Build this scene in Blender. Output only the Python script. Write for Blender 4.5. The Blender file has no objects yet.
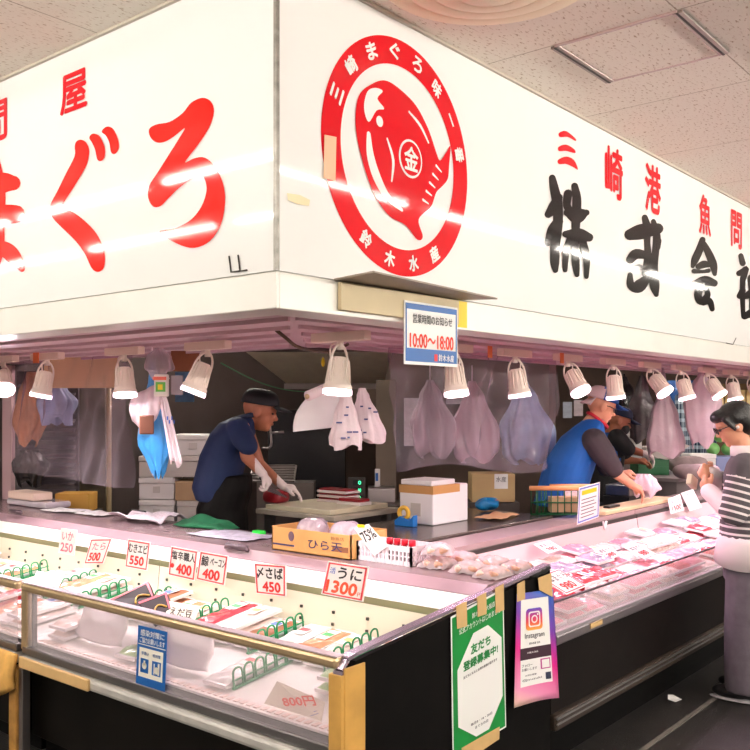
import bpy, bmesh, math, random
from mathutils import Vector, Matrix
random.seed(11)
SC = bpy.context.scene
COL = SC.collection
PI = math.pi
V = Vector
# ------------------------------------------------------------------ camera frame (the place is square to the shop corner)
FL, CX, HY, EYE = 902.0, 375.0, 407.0, 1.58
CA, SA = 0.7698, 0.6384
def at(px, py, X=None, Y=None, Z=None, T=None):
    k = (px - CX) / FL
    dx, dy, dz = CA + k * SA, SA - k * CA, -(py - HY) / FL
    if X is not None: t = X / dx
    elif Y is not None: t = Y / dy
    elif Z is not None: t = (Z - EYE) / dz
    else: t = T
    return V((t * dx, t * dy, EYE + t * dz))
def lin(c):
    return tuple(((v / 255) / 12.92 if v / 255 <= .04045 else ((v / 255 + .055) / 1.055) ** 2.4) for v in c)
MATS = {}
def mat(name, rgb, rough=.55, metal=0., coat=0., var=.0, vscale=8., bump=0., bscale=60., emit=0., ecol=None, spec=.5, alpha=1., trans=0.):
    if name in MATS: return MATS[name]
    m = bpy.data.materials.new(name); m.use_nodes = True
    nt = m.node_tree; b = nt.nodes['Principled BSDF']
    col = (*lin(rgb), 1)
    b.inputs['Base Color'].default_value = col
    b.inputs['Roughness'].default_value = rough
    b.inputs['Metallic'].default_value = metal
    b.inputs['Coat Weight'].default_value = coat
    b.inputs['Coat Roughness'].default_value = .06
    b.inputs['Specular IOR Level'].default_value = spec
    if trans: b.inputs['Transmission Weight'].default_value = trans
    if alpha < 1: b.inputs['Alpha'].default_value = alpha
    if emit:
        b.inputs['Emission Color'].default_value = (*lin(ecol or rgb), 1); b.inputs['Emission Strength'].default_value = emit
    tc = None
    if var or bump:
        tc = nt.nodes.new('ShaderNodeTexCoord')
    if var:
        n = nt.nodes.new('ShaderNodeTexNoise'); n.inputs['Scale'].default_value = vscale; n.inputs['Detail'].default_value = 5
        nt.links.new(tc.outputs['Object'], n.inputs['Vector'])
        r = nt.nodes.new('ShaderNodeMapRange'); r.inputs[1].default_value = .3; r.inputs[2].default_value = .7
        r.inputs[3].default_value = 1 - var; r.inputs[4].default_value = 1 + var * .5
        nt.links.new(n.outputs['Fac'], r.inputs[0])
        mx = nt.nodes.new('ShaderNodeMix'); mx.data_type = 'RGBA'; mx.blend_type = 'MULTIPLY'; mx.inputs[0].default_value = 1
        mx.inputs[6].default_value = col; nt.links.new(r.outputs[0], mx.inputs[7])
        nt.links.new(mx.outputs[2], b.inputs['Base Color'])
    if bump:
        n2 = nt.nodes.new('ShaderNodeTexNoise'); n2.inputs['Scale'].default_value = bscale; n2.inputs['Detail'].default_value = 4
        nt.links.new(tc.outputs['Object'], n2.inputs['Vector'])
        bp = nt.nodes.new('ShaderNodeBump'); bp.inputs['Strength'].default_value = bump; bp.inputs['Distance'].default_value = .01
        nt.links.new(n2.outputs['Fac'], bp.inputs['Height']); nt.links.new(bp.outputs['Normal'], b.inputs['Normal'])
    MATS[name] = m
    return m
def film(name, rgb, clear=.7, rough=.08, white=1.):
    """thin clear plastic: mostly see-through, some gloss, some milky scatter"""
    if name in MATS: return MATS[name]
    m = bpy.data.materials.new(name); m.use_nodes = True; nt = m.node_tree; nt.nodes.clear()
    out = nt.nodes.new('ShaderNodeOutputMaterial')
    tr = nt.nodes.new('ShaderNodeBsdfTransparent'); tr.inputs[0].default_value = (*lin(rgb), 1)
    p = nt.nodes.new('ShaderNodeBsdfPrincipled'); p.inputs['Base Color'].default_value = (*lin(tuple(v * white for v in rgb)), 1); p.inputs['Roughness'].default_value = rough
    mx = nt.nodes.new('ShaderNodeMixShader')
    fr = nt.nodes.new('ShaderNodeLayerWeight'); fr.inputs['Blend'].default_value = .25
    r = nt.nodes.new('ShaderNodeMapRange'); r.inputs[3].default_value = 1 - clear; r.inputs[4].default_value = min(1, 1 - clear + .38)
    nt.links.new(fr.outputs['Facing'], r.inputs[0])
    nt.links.new(r.outputs[0], mx.inputs[0]); nt.links.new(tr.outputs[0], mx.inputs[1]); nt.links.new(p.outputs[0], mx.inputs[2])
    nt.links.new(mx.outputs[0], out.inputs[0])
    MATS[name] = m
    return m
# ------------------------------------------------------------------ mesh builder
def cr(pts, n=6, closed=True):
    """Catmull-Rom through points (any tuple length)"""
    out = []; N = len(pts); last = N if closed else N - 1
    for i in range(last):
        if closed: p = [pts[(i + j) % N] for j in (-1, 0, 1, 2)]
        else: p = [pts[max(0, min(N - 1, i + j))] for j in (-1, 0, 1, 2)]
        for s in range(n):
            t = s / n
            out.append(tuple(.5 * (2 * b + (c - a) * t + (2 * a - 5 * b + 4 * c - d) * t * t + (3 * b - a - 3 * c + d) * t ** 3) for a, b, c, d in zip(*p)))
    if not closed: out.append(tuple(pts[-1]))
    return out
class MB:
    def __init__(s): s.v = []; s.f = []; s.mi = []; s.sm = []
    def add(s, vs, fs, mi=0, smooth=False):
        b = len(s.v); s.v += [V(p) for p in vs]
        for f in fs: s.f.append([b + i for i in f]); s.mi.append(mi); s.sm.append(smooth)
        return s
    def box(s, c, d, mi=0, rot=None):
        x, y, z = d[0] / 2, d[1] / 2, d[2] / 2
        vs = [V((a * x, b * y, e * z)) for e in (-1, 1) for b in (-1, 1) for a in (-1, 1)]
        if rot is not None: vs = [rot @ p for p in vs]
        c = V(c)
        return s.add([c + p for p in vs], [(0, 2, 3, 1), (4, 5, 7, 6), (0, 1, 5, 4), (2, 6, 7, 3), (0, 4, 6, 2), (1, 3, 7, 5)], mi)
    def bb(s, lo, hi, mi=0):
        lo, hi = V(lo), V(hi); return s.box((lo + hi) / 2, hi - lo, mi)
    def tube(s, pts, r, n=10, mi=0, caps=True, closed=False, flat=1.):
        pts = [V(p) for p in pts]; N = len(pts)
        rr = r if isinstance(r, (list, tuple)) else [r] * N
        rings = []; up = None
        for i, p in enumerate(pts):
            a = pts[(i - 1) % N] if (closed or i) else pts[0]; b = pts[(i + 1) % N] if (closed or i < N - 1) else pts[-1]
            d = (b - a).normalized() if (b - a).length > 1e-9 else V((0, 0, 1))
            if up is None: up = V((0, 0, 1)) if abs(d.z) < .9 else V((1, 0, 0))
            x = d.cross(up)
            if x.length < 1e-6: x = d.orthogonal()
            x.normalize(); y = x.cross(d).normalized(); up = y
            rings.append([p + x * math.cos(2 * PI * k / n) * rr[i] + y * math.sin(2 * PI * k / n) * rr[i] * flat for k in range(n)])
        vs = [q for ring in rings for q in ring]; fs = []
        for i in range(N if closed else N - 1):
            j = (i + 1) % N
            for k in range(n): fs.append((i * n + k, i * n + (k + 1) % n, j * n + (k + 1) % n, j * n + k))
        if caps and not closed: fs += [tuple(range(n - 1, -1, -1)), tuple((N - 1) * n + k for k in range(n))]
        return s.add(vs, fs, mi, True)
    def lathe(s, prof, n=24, M=None, mi=0, smooth=True):
        vs = []
        for r, z in prof:
            vs += [V((r * math.cos(2 * PI * k / n), r * math.sin(2 * PI * k / n), z)) for k in range(n)]
        if M is not None: vs = [M @ p for p in vs]
        fs = []
        for i in range(len(prof) - 1):
            for k in range(n): fs.append((i * n + k, i * n + (k + 1) % n, (i + 1) * n + (k + 1) % n, (i + 1) * n + k))
        return s.add(vs, fs, mi, smooth)
    def grid(s, fn, nu, nv, mi=0, smooth=True, wrap=False):
        vs = [V(fn(i / nu, j / nv)) for j in range(nv + 1) for i in range(nu if wrap else nu + 1)]
        w = nu if wrap else nu + 1; fs = []
        for j in range(nv):
            for i in range(nu): fs.append((j * w + i, j * w + (i + 1) % w, (j + 1) * w + (i + 1) % w, (j + 1) * w + i))
        return s.add(vs, fs, mi, smooth)
    def ball(s, c, r, nu=16, nv=10, M=None, mi=0):
        c = V(c); r = (r, r, r) if not isinstance(r, (tuple, list, Vector)) else r
        def fn(u, v):
            a, b = 2 * PI * u, PI * (v - .5)
            p = V((r[0] * math.cos(b) * math.cos(a), r[1] * math.cos(b) * math.sin(a), r[2] * math.sin(b)))
            return c + (M @ p if M is not None else p)
        return s.grid(fn, nu, nv, mi, True, True)
    def loft(s, rings, mi=0, caps=True, smooth=True):
        n = len(rings[0]); vs = [p for r in rings for p in r]; fs = []
        for i in range(len(rings) - 1):
            for k in range(n): fs.append((i * n + k, i * n + (k + 1) % n, (i + 1) * n + (k + 1) % n, (i + 1) * n + k))
        if caps: fs += [tuple(range(n - 1, -1, -1)), tuple((len(rings) - 1) * n + k for k in range(n))]
        return s.add(vs, fs, mi, smooth)
    def prism(s, poly, off, mi=0):
        """closed 3D polygon extruded by vector off"""
        n = len(poly); off = V(off); poly = [V(p) for p in poly]
        fs = [tuple(range(n)), tuple(range(2 * n - 1, n - 1, -1))] + [(i, (i + 1) % n, n + (i + 1) % n, n + i) for i in range(n)]
        return s.add(poly + [p + off for p in poly], fs, mi)
    def build(s, name, mats, parent=None, bev=0., solid=0., sub=0, origin=None, local=True):
        if not isinstance(mats, (list, tuple)): mats = [mats]
        o0 = V(origin) if origin is not None else (V(parent.get('_o', (0, 0, 0))) if parent is not None and not local else V((0, 0, 0)))
        me = bpy.data.meshes.new(name)
        me.from_pydata([tuple(p - o0) for p in s.v], [], s.f)
        for m in mats: me.materials.append(m)
        me.polygons.foreach_set('material_index', s.mi); me.polygons.foreach_set('use_smooth', s.sm)
        bm = bmesh.new(); bm.from_mesh(me); bmesh.ops.recalc_face_normals(bm, faces=bm.faces); bm.to_mesh(me); bm.free()
        me.update()
        o = bpy.data.objects.new(name, me); COL.objects.link(o)
        if parent is not None: o.parent = parent
        elif origin is not None: o.location = o0
        if bev:
            md = o.modifiers.new('b', 'BEVEL'); md.width = bev; md.segments = 2; md.limit_method = 'ANGLE'; md.harden_normals = False
        if solid:
            md = o.modifiers.new('s', 'SOLIDIFY'); md.thickness = solid
        if sub:
            md = o.modifiers.new('u', 'SUBSURF'); md.levels = sub; md.render_levels = sub
        return o
def root(name, label, cat, loc, group=None, rz=0.):
    """an Empty at the thing's base; parts built in world coordinates with wp()"""
    o = bpy.data.objects.new(name, None); COL.objects.link(o); o.location = loc; o.rotation_euler = (0, 0, rz)
    o.empty_display_size = .05
    tag(o, label, cat, group)
    return o
def tag(o, label, cat, group=None):
    o['label'] = label; o['category'] = cat
    if group: o['group'] = group
    return o
def struct(o): o['kind'] = 'structure'; return o
def wp(mb, name, m, parent, **k):
    """part whose MB is in world coordinates, under an unrotated Empty"""
    p = parent; off = V((0, 0, 0))
    while p is not None: off += V(p.location); p = p.parent
    return mb.build(name, m, parent, origin=off, **k) if False else _wp(mb, name, m, parent, off, **k)
def _wp(mb, name, m, parent, off, **k):
    mb.v = [p - off for p in mb.v]
    return mb.build(name, m, parent, **k)
def one(mb, name, m, label, cat, origin, group=None, **k):
    """thing that is one mesh, authored in world coordinates"""
    return tag(mb.build(name, m, None, origin=V(origin), **k), label, cat, group)
def copy_tree(o, parent=None):
    c = o.copy(); COL.objects.link(c)
    if parent is not None: c.parent = parent
    for ch in [x for x in ALLCH(o)]: copy_tree(ch, c)
    return c
def ALLCH(o): return [x for x in bpy.data.objects if x.parent == o]
# ------------------------------------------------------------------ lettering
FONT = bpy.data.fonts.load('<builtin>')
def text_mesh(txt, bold=.02):
    """(verts2d, faces) of a string, normalised so its bounding box is 0..1 by 0..1; also returns its aspect"""
    cu = bpy.data.curves.new('t', 'FONT'); cu.body = txt; cu.font = FONT; cu.offset = bold; cu.resolution_u = 3
    ob = bpy.data.objects.new('t', cu); COL.objects.link(ob)
    dg = bpy.context.evaluated_depsgraph_get(); dg.update()
    me = bpy.data.meshes.new_from_object(ob.evaluated_get(dg))
    vs = [(v.co.x, v.co.y) for v in me.vertices]; fs = [tuple(p.vertices) for p in me.polygons]
    bpy.data.objects.remove(ob); bpy.data.curves.remove(cu); bpy.data.meshes.remove(me)
    if not vs: return [], [], 1.
    x0, x1 = min(p[0] for p in vs), max(p[0] for p in vs); y0, y1 = min(p[1] for p in vs), max(p[1] for p in vs)
    w, h = max(x1 - x0, 1e-5), max(y1 - y0, 1e-5)
    return [((x - x0) / w, (y - y0) / h) for x, y in vs], fs, w / h
TXC = {}
def put_text(mb, txt, o, ux, uy, bold=.02, mi=0, fat=0.):
    """string stretched into the box at corner o spanned by ux (along) and uy (up)"""
    fat = max(fat, bold * .9); bold = 0.; key = (txt, bold)
    if key not in TXC: TXC[key] = text_mesh(txt, bold)
    vs, fs, _ = TXC[key]; o, ux, uy = V(o), V(ux), V(uy)
    n = ux.cross(uy).normalized() * .00012; mn = min(ux.length, uy.length); fx, fy = fat * mn / ux.length, fat * mn / uy.length
    sh = [(0, 0)] if fat <= 0 else [(0, 0), (fx, 0), (-fx, 0), (0, fy), (0, -fy), (fx * .7, fy * .7), (-fx * .7, -fy * .7)]
    for i, (dx, dy) in enumerate(sh):
        mb.add([o + ux * (x * (1 - 2 * fx) + fx + dx) + uy * (y * (1 - 2 * fy) + fy + dy) + n * i for x, y in vs], fs, mi)
    return mb
def stroke(mb, pts, f3, n=5, mi=0):
    """brush stroke: pts (x, y, width) -> union of quads and round ends, mapped by f3((x, y)) to space"""
    P = cr(pts, n, False); L = []; R = []
    for i, (x, y, w) in enumerate(P):
        a, b = P[max(0, i - 1)], P[min(len(P) - 1, i + 1)]
        dx, dy = b[0] - a[0], b[1] - a[1]; l = math.hypot(dx, dy) or 1
        L.append((x - dy / l * w / 2, y + dx / l * w / 2)); R.append((x + dy / l * w / 2, y - dx / l * w / 2))
    f0 = f3; c3 = V(f0(P[0][:2])); ns = (V(f0((P[0][0] + 1, P[0][1]))) - c3).cross(V(f0((P[0][0], P[0][1] - 1))) - c3)
    mb.lv = getattr(mb, 'lv', 0) + 1; ns = ns.normalized() * .00016 * mb.lv
    f3 = lambda p: V(f0(p)) + ns; N = len(P)
    vs = [f3(p) + ns.normalized() * .00012 * i / N for i, p in enumerate(L)] + [f3(p) + ns.normalized() * .00012 * i / N for i, p in enumerate(R)]
    mb.add(vs, [(i, i + 1, N + i + 1, N + i) for i in range(N - 1)], mi)
    for x, y, w in (P[0], P[-1]):
        ns = ns + ns.normalized() * (-.00004 if (x, y, w) == P[0] else .00018)
        mb.add([f3((x + math.cos(a * PI / 6) * w / 2, y + math.sin(a * PI / 6) * w / 2)) for a in range(12)], [tuple(range(12))], mi)
    return mb
def outline(mb, pts, f3, n=4, mi=0):
    P = cr(pts, n, True)
    mb.add([f3(p) for p in P], [tuple(range(len(P)))], mi)
    return mb
def shade_smooth(o):
    for p in o.data.polygons: p.use_smooth = True
    return o
# ================================================================== MATERIALS
WHITE = mat('sign white', (240, 239, 237), .05, spec=.30, var=.03, vscale=1.5)
STRIP = mat('strip white', (236, 233, 226), .3, var=.05, vscale=3)
RED = mat('sign red', (222, 20, 34), .06, spec=.4)
LRED = mat('sign orange red', (232, 30, 22), .06, spec=.4)
BLACK = mat('sign black', (28, 26, 27), .06, spec=.4)
ALU = mat('aluminium', (190, 188, 188), .32, .9)
DALU = mat('dark aluminium', (120, 116, 116), .35, .8)
BRASS = mat('brass rail', (206, 180, 142), .3, .7)
STEEL = mat('steel', (150, 142, 140), .3, .9, var=.1)
BASE = mat('case base', (13, 9, 6), .5, var=.3, vscale=4, spec=.12)
BASE2 = mat('case base grey', (44, 40, 38), .45, var=.25, vscale=4)
KICK = mat('kick', (8, 7, 7), .7, spec=.1)
INNER = mat('case white', (240, 236, 232), .35)
INNER2 = mat('case cream', (236, 228, 206), .4)
SLOT = mat('slot', (150, 150, 112), .5)
LEDGE = mat('ledge pink grey', (142, 118, 122), .25, .1, var=.12, vscale=10)
TAN = mat('tan tape', (214, 176, 120), .5, var=.06, vscale=20)
WOODY = mat('worn wood', (176, 128, 62), .55, var=.4, vscale=14)
PAPER = mat('paper', (242, 240, 238), .6)
PINKSOFF = mat('soffit', (214, 182, 190), .35, var=.05, vscale=3)
GLASS = film('glass', (245, 240, 242), .90, .02)
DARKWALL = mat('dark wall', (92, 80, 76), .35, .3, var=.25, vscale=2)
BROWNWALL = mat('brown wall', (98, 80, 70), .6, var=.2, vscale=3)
GREYWALL = mat('grey wall', (128, 118, 114), .6, var=.15, vscale=2)
CARD = mat('cardboard', (206, 160, 104), .65, var=.08, vscale=9)
CARD2 = mat('cardboard pale', (190, 160, 122), .65, var=.08, vscale=9)
FOAM = mat('foam', (232, 228, 226), .6, bump=.15, bscale=140)
FOAMG = mat('foam grey', (206, 198, 192), .6, bump=.15, bscale=140)
GREEN = mat('green plastic', (18, 128, 76), .35)
DGREEN = mat('dark green plastic', (12, 92, 48), .4)
BLUE = mat('blue print', (14, 92, 168), .4)
TBLUE = mat('blue plastic', (16, 110, 190), .35)
PRED = mat('print red', (226, 44, 40), .5)
PBLACK = mat('print black', (40, 34, 40), .5)
PBLUE = mat('print blue', (40, 90, 190), .5)
INK = mat('ink grey', (110, 104, 112), .5)
YEL = mat('yellow tag', (238, 208, 30), .45)
ORANGE = mat('orange tape', (226, 112, 52), .5)
# ceiling: fissured mineral tiles
def ceiling_mat(seams=True):
    m = bpy.data.materials.new('ceiling tiles'); m.use_nodes = True; nt = m.node_tree; b = nt.nodes['Principled BSDF']
    b.inputs['Roughness'].default_value = .85
    tc = nt.nodes.new('ShaderNodeTexCoord')
    mp = nt.nodes.new('ShaderNodeMapping'); mp.inputs['Scale'].default_value = (38, 95, 1); mp.inputs['Rotation'].default_value = (0, 0, .25)
    n = nt.nodes.new('ShaderNodeTexNoise'); n.inputs['Scale'].default_value = 1; n.inputs['Detail'].default_value = 3
    rp = nt.nodes.new('ShaderNodeValToRGB'); rp.color_ramp.elements[0].position = .30; rp.color_ramp.elements[1].position = .42
    rp.color_ramp.elements[0].color = (*lin((186, 162, 138)), 1); rp.color_ramp.elements[1].color = (*lin((246, 238, 226)), 1)
    br = nt.nodes.new('ShaderNodeTexBrick'); br.offset = 0; br.inputs['Scale'].default_value = 1
    br.inputs['Brick Width'].default_value = .91; br.inputs['Row Height'].default_value = .91; br.inputs['Mortar Size'].default_value = .003
    br.inputs['Color1'].default_value = (1, 1, 1, 1); br.inputs['Color2'].default_value = (.97, .97, .97, 1); br.inputs['Mortar'].default_value = (.55, .5, .45, 1) if seams else (1, 1, 1, 1)
    mx = nt.nodes.new('ShaderNodeMix'); mx.data_type = 'RGBA'; mx.blend_type = 'MULTIPLY'; mx.inputs[0].default_value = 1
    L = nt.links.new
    L(tc.outputs['Object'], mp.inputs[0]); L(mp.outputs[0], n.inputs['Vector']); L(n.outputs['Fac'], rp.inputs[0]); m2 = nt.nodes.new('ShaderNodeMapping'); q0 = at(677, 10, Z=3.04); m2.inputs['Location'].default_value = (-q0.x + 9.1, -q0.y + 9.1, 0); L(tc.outputs['Object'], m2.inputs[0]); L(m2.outputs[0], br.inputs['Vector'])
    L(rp.outputs[0], mx.inputs[6]); L(br.outputs['Color'], mx.inputs[7]); L(mx.outputs[2], b.inputs['Base Color'])
    return m
CEIL = ceiling_mat(); HATCHM = ceiling_mat(False)
FLOOR = mat('floor', (46, 43, 42), .42, var=.35, vscale=9, bump=.3, bscale=120)
# ================================================================== SETTING
CZ = 3.04          # ceiling height
SX, SY = 2.03, 2.095   # sign faces
SB = 1.898         # sign underside
SEAM = 2.02
m = MB(); m.add([(-6, -6, 0), (14, -6, 0), (14, 10, 0), (-6, 10, 0)], [(0, 1, 2, 3)]); struct(m.build('floor', FLOOR))
m = MB(); m.add([(-6, -6, CZ), (14, -6, CZ), (14, 10, CZ), (-6, 10, CZ)], [(3, 2, 1, 0)]); struct(m.build('ceiling', CEIL))
MW = mat('market wall', (206, 198, 188), .7, var=.06, vscale=1)
m = MB(); m.bb((-6.1, -6, 0), (-6, 10, CZ)); struct(m.build('wall_west', MW))
m = MB(); m.bb((-6, -6.1, 0), (14, -6, CZ)); struct(m.build('wall_south', MW))
m = MB(); m.bb((14, -6, 0), (14.1, 10, CZ)); struct(m.build('wall_east', GREYWALL))
m = MB(); m.bb((-6, 10, 0), (14, 10.1, CZ)); struct(m.build('wall_north', MW))
# shop's own back walls
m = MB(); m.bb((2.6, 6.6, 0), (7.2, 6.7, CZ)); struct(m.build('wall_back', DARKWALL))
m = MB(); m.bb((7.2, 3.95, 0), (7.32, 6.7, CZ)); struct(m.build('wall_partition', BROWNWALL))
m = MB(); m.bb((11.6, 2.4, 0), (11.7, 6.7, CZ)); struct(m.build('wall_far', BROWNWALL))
# bulkhead over the counter, soffit under it
m = MB(); m.bb((SX + .012, SY + .012, SB), (SX + .16, 9.5, CZ)); m.bb((SX + .16, SY + .012, SB), (12.5, SY + .16, CZ)); struct(m.build('wall_bulkhead', STRIP))
m = MB()
m.bb((SX + .16, SY + .16, SB + .012), (3.65, 9.5, SB + .06)); m.bb((3.65, SY + .16, SB + .012), (12.5, 3.4, SB + .06))
for i in range(5):
    y = .30 + i * .26
    m.bb((SX + y, SY + .25 + i * .26, SB - .004), (SX + y + .012, 9.4, SB + .012)); m.bb((SX + y, SY + .2 + i * .24, SB - .004), (12.4, SY + .212 + i * .24, SB + .012))
struct(m.build('ceiling_soffit', PINKSOFF))
# lower strip under the sign boards
m = MB(); m.bb((SX - .002, SY - .002, SB), (SX + .012, 9.5, SEAM - .004)); struct(m.build('trim_1', STRIP, bev=.003))
m = MB(); m.bb((SX + .012, SY - .002, SB), (12.5, SY + .012, SEAM - .004)); struct(m.build('trim_2', STRIP, bev=.003))
m = MB(); m.bb((SX - .004, SY - .004, SEAM), (SX + .010, SY + .010, CZ)); struct(m.build('trim_3', mat('corner bead', (150, 146, 138), .4, .4, var=.4, vscale=30)))
m = MB(); m.bb((SX - .012, SY - .012, CZ - .012), (SX + .03, 9.5, CZ)); m.bb((SX + .03, SY - .012, CZ - .012), (12.5, SY + .03, CZ)); struct(m.build('trim_4', mat('ceiling edge', (196, 186, 172), .5)))
# floor joint in front of the far case
m = MB(); m.bb((3.3, 1.69, 0), (9.6, 1.715, .003)); struct(m.build('trim_5', mat('floor strip', (120, 114, 108), .5, var=.3, vscale=30)))
# ================================================================== SIGN BOARDS
def fX(d=0.): return lambda p: at(p[0], p[1], X=SX - d)
def fY(d=0.): return lambda p: at(p[0], p[1], Y=SY - d)
D = .0025
ls = root('shop_sign', 'white sign board over the long front counter with large red hiragana', 'sign', (SX, 4.5, SEAM))
m = MB(); m.bb((SX, SY + .012, SEAM), (SX + .012, 9.4, CZ - .012)); wp(m, 'panel', WHITE, ls, bev=.002)
s1, s2 = 2.679, 5.77
def c0(P): return [(x / s1, y / s1) for x, y in P]
def ca(P): return [(x / s2, 80 + y / s2) for x, y in P]
def cb(P): return [(x / s2, 150 + y / s2) for x, y in P]
f = fX(D)
m = MB(); outline(m, c0([(400, 345), (420, 333), (455, 326), (490, 302), (512, 275), (542, 262), (565, 272), (573, 300), (560, 342), (530, 388), (496, 434), (520, 424), (548, 422), (575, 445), (597, 490), (603, 540), (592, 600), (563, 645), (520, 664), (475, 653), (426, 621), (470, 611), (512, 588), (540, 552), (553, 512), (549, 482), (535, 468), (510, 480), (478, 505), (450, 532), (430, 552), (410, 553), (397, 530), (400, 497), (422, 462), (455, 410), (480, 370), (495, 343), (465, 366), (440, 380), (418, 381), (402, 366)]), f)
wp(m, 'hiragana_ro', LRED, ls)
m = MB()
outline(m, ca([(431, 385), (440, 355), (465, 344), (495, 358), (513, 395), (512, 440), (495, 500), (440, 595)]) + cb([(372, 298), (362, 333), (420, 358), (490, 410), (555, 480), (595, 560), (606, 630), (598, 680), (575, 701), (550, 700), (525, 675), (490, 600), (440, 530), (370, 460), (315, 405), (288, 360), (292, 312), (330, 238)]) + ca([(380, 540), (430, 440)]), f)
outline(m, ca([(515, 335), (525, 315), (545, 309), (575, 325), (600, 375), (606, 420), (598, 455), (578, 468), (560, 455), (548, 400), (530, 360)]), f)
outline(m, ca([(587, 300), (600, 278), (625, 268), (655, 285), (680, 340), (686, 385), (675, 415), (658, 427), (640, 415), (630, 360), (610, 320)]), f)
wp(m, 'hiragana_gu', LRED, ls)
m = MB()
stroke(m, [(-38, 197, 20), (-18, 190, 22), (2, 183, 21), (13, 183, 15)], f); stroke(m, [(-36, 225, 18), (-16, 221, 20), (4, 215, 20), (16, 214, 18)], f)
stroke(m, [(-6, 165, 14), (-3, 190, 17), (-4, 225, 17), (-4, 250, 16), (-12, 268, 16), (-30, 268, 14), (-32, 254, 13), (-14, 246, 13), (6, 250, 16), (16, 260, 14), (22, 269, 6)], f)
wp(m, 'hiragana_ma', LRED, ls)
def glyph(sg, ch, f, x0, y0, x1, y1, m_, bold, name):
    """kanji in the plane rectangle between two pixel corners"""
    a, b = f((x0, y1)), f((x1, y0)); o = a.copy(); ux = V((b.x - a.x, b.y - a.y, 0)); uy = V((0, 0, b.z - a.z))
    mb = MB(); put_text(mb, ch, o, ux, uy, bold); return wp(mb, name, m_, sg)
glyph(ls, '屋', f, 60, 66, 87, 117, RED, .032, 'kanji'); glyph(ls, '問', f, -17, 97, 7, 147, RED, .03, 'kanji')
rs = root('shop_sign', 'white sign board facing the side aisle with round emblem and black kanji', 'sign', (5, SY, SEAM))
m = MB(); m.bb((SX + .012, SY, SEAM), (12.4, SY + .012, CZ - .012)); wp(m, 'panel', WHITE, rs, bev=.002)
f = fY(D)
def cc(P, x0, y0, s): return [(x0 + p[0] / s, y0 + p[1] / s, p[2] / s * 1.12) for p in P]
def kan(strokes, name, x0, y0, s, mt):
    mb = MB()
    for st in strokes: stroke(mb, cc(st, x0, y0, s), f)
    wp(mb, name, mt, rs)
kan([[(88, 268, 24), (96, 310, 32), (108, 370, 36), (110, 450, 34), (100, 530, 34), (98, 600, 32), (100, 632, 20)], [(72, 412, 26), (95, 385, 42), (112, 345, 30)], [(112, 440, 34), (92, 480, 46), (70, 525, 22)],
     [(150, 330, 30), (145, 375, 28), (160, 402, 26)], [(176, 300, 24), (184, 350, 32), (182, 420, 32), (178, 520, 26), (180, 600, 28), (185, 650, 18)], [(146, 405, 26), (185, 415, 60), (222, 405, 22)],
     [(140, 490, 24), (190, 492, 46), (232, 503, 30)], [(160, 500, 24), (142, 560, 24), (138, 632, 16)], [(205, 515, 28), (222, 580, 26), (222, 658, 16)]], 'kanji', 530, 110, 3.947, BLACK)
kan([[(453, 425, 22), (462, 465, 28), (463, 520, 22), (465, 580, 26), (455, 645, 26)], [(395, 492, 40), (440, 480, 54), (505, 468, 38)], [(487, 440, 18), (500, 500, 28), (495, 560, 26), (487, 620, 32), (491, 690, 36), (498, 728, 18)], [(510, 515, 16), (506, 545, 14)],
     [(395, 590, 30), (420, 568, 36), (465, 576, 24)], [(395, 650, 18), (398, 690, 30), (430, 695, 46), (468, 655, 22)], [(405, 628, 14), (430, 618, 16), (455, 635, 16)]], 'kanji', 530, 110, 3.947, BLACK)
kan([[(320, 352, 24), (305, 400, 30), (287, 440, 30), (276, 470, 14)], [(326, 370, 22), (347, 412, 30), (367, 462, 32), (373, 502, 18)], [(302, 470, 24), (325, 460, 30), (345, 462, 22)], [(282, 490, 20), (320, 492, 14), (345, 488, 18)],
     [(284, 548, 26), (330, 532, 38), (371, 543, 28)], [(312, 550, 28), (300, 592, 32), (310, 625, 26), (340, 600, 26), (338, 570, 18)], [(322, 628, 26), (350, 622, 26), (362, 657, 20)]], 'kanji', 630, 160, 4.41, BLACK)
kan([[(489, 422, 20), (497, 455, 24)], [(480, 500, 22), (500, 492, 28), (514, 480, 20), (496, 540, 20)], [(498, 520, 22), (496, 600, 20), (500, 692, 16)], [(482, 600, 22), (497, 575, 24)], [(514, 600, 26), (540, 585, 30), (575, 590, 24)], [(532, 520, 26), (540, 600, 28), (538, 680, 24)], [(505, 690, 24), (545, 672, 34), (590, 684, 24)]], 'kanji', 630, 160, 4.41, BLACK)
m = MB()
for pts in ([(559, 133), (566, 131), (575, 138), (575.5, 141), (568, 137), (560, 137)], [(558.5, 147), (566, 144.5), (574, 149), (575, 153), (566, 151), (559, 151)], [(558, 160), (566, 156.5), (574, 160), (578, 169.5), (573, 167), (566, 164), (559, 164)]): outline(m, pts, f)
wp(m, 'kanji', RED, rs)
for ch, x0, y0, x1, y1 in (('崎', 605, 152, 623, 195), ('港', 645, 169, 661, 210), ('魚', 699, 198, 711, 233), ('問', 731, 214, 742, 246)): glyph(rs, ch, f, x0, y0, x1, y1, RED, .035, 'kanji')
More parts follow.
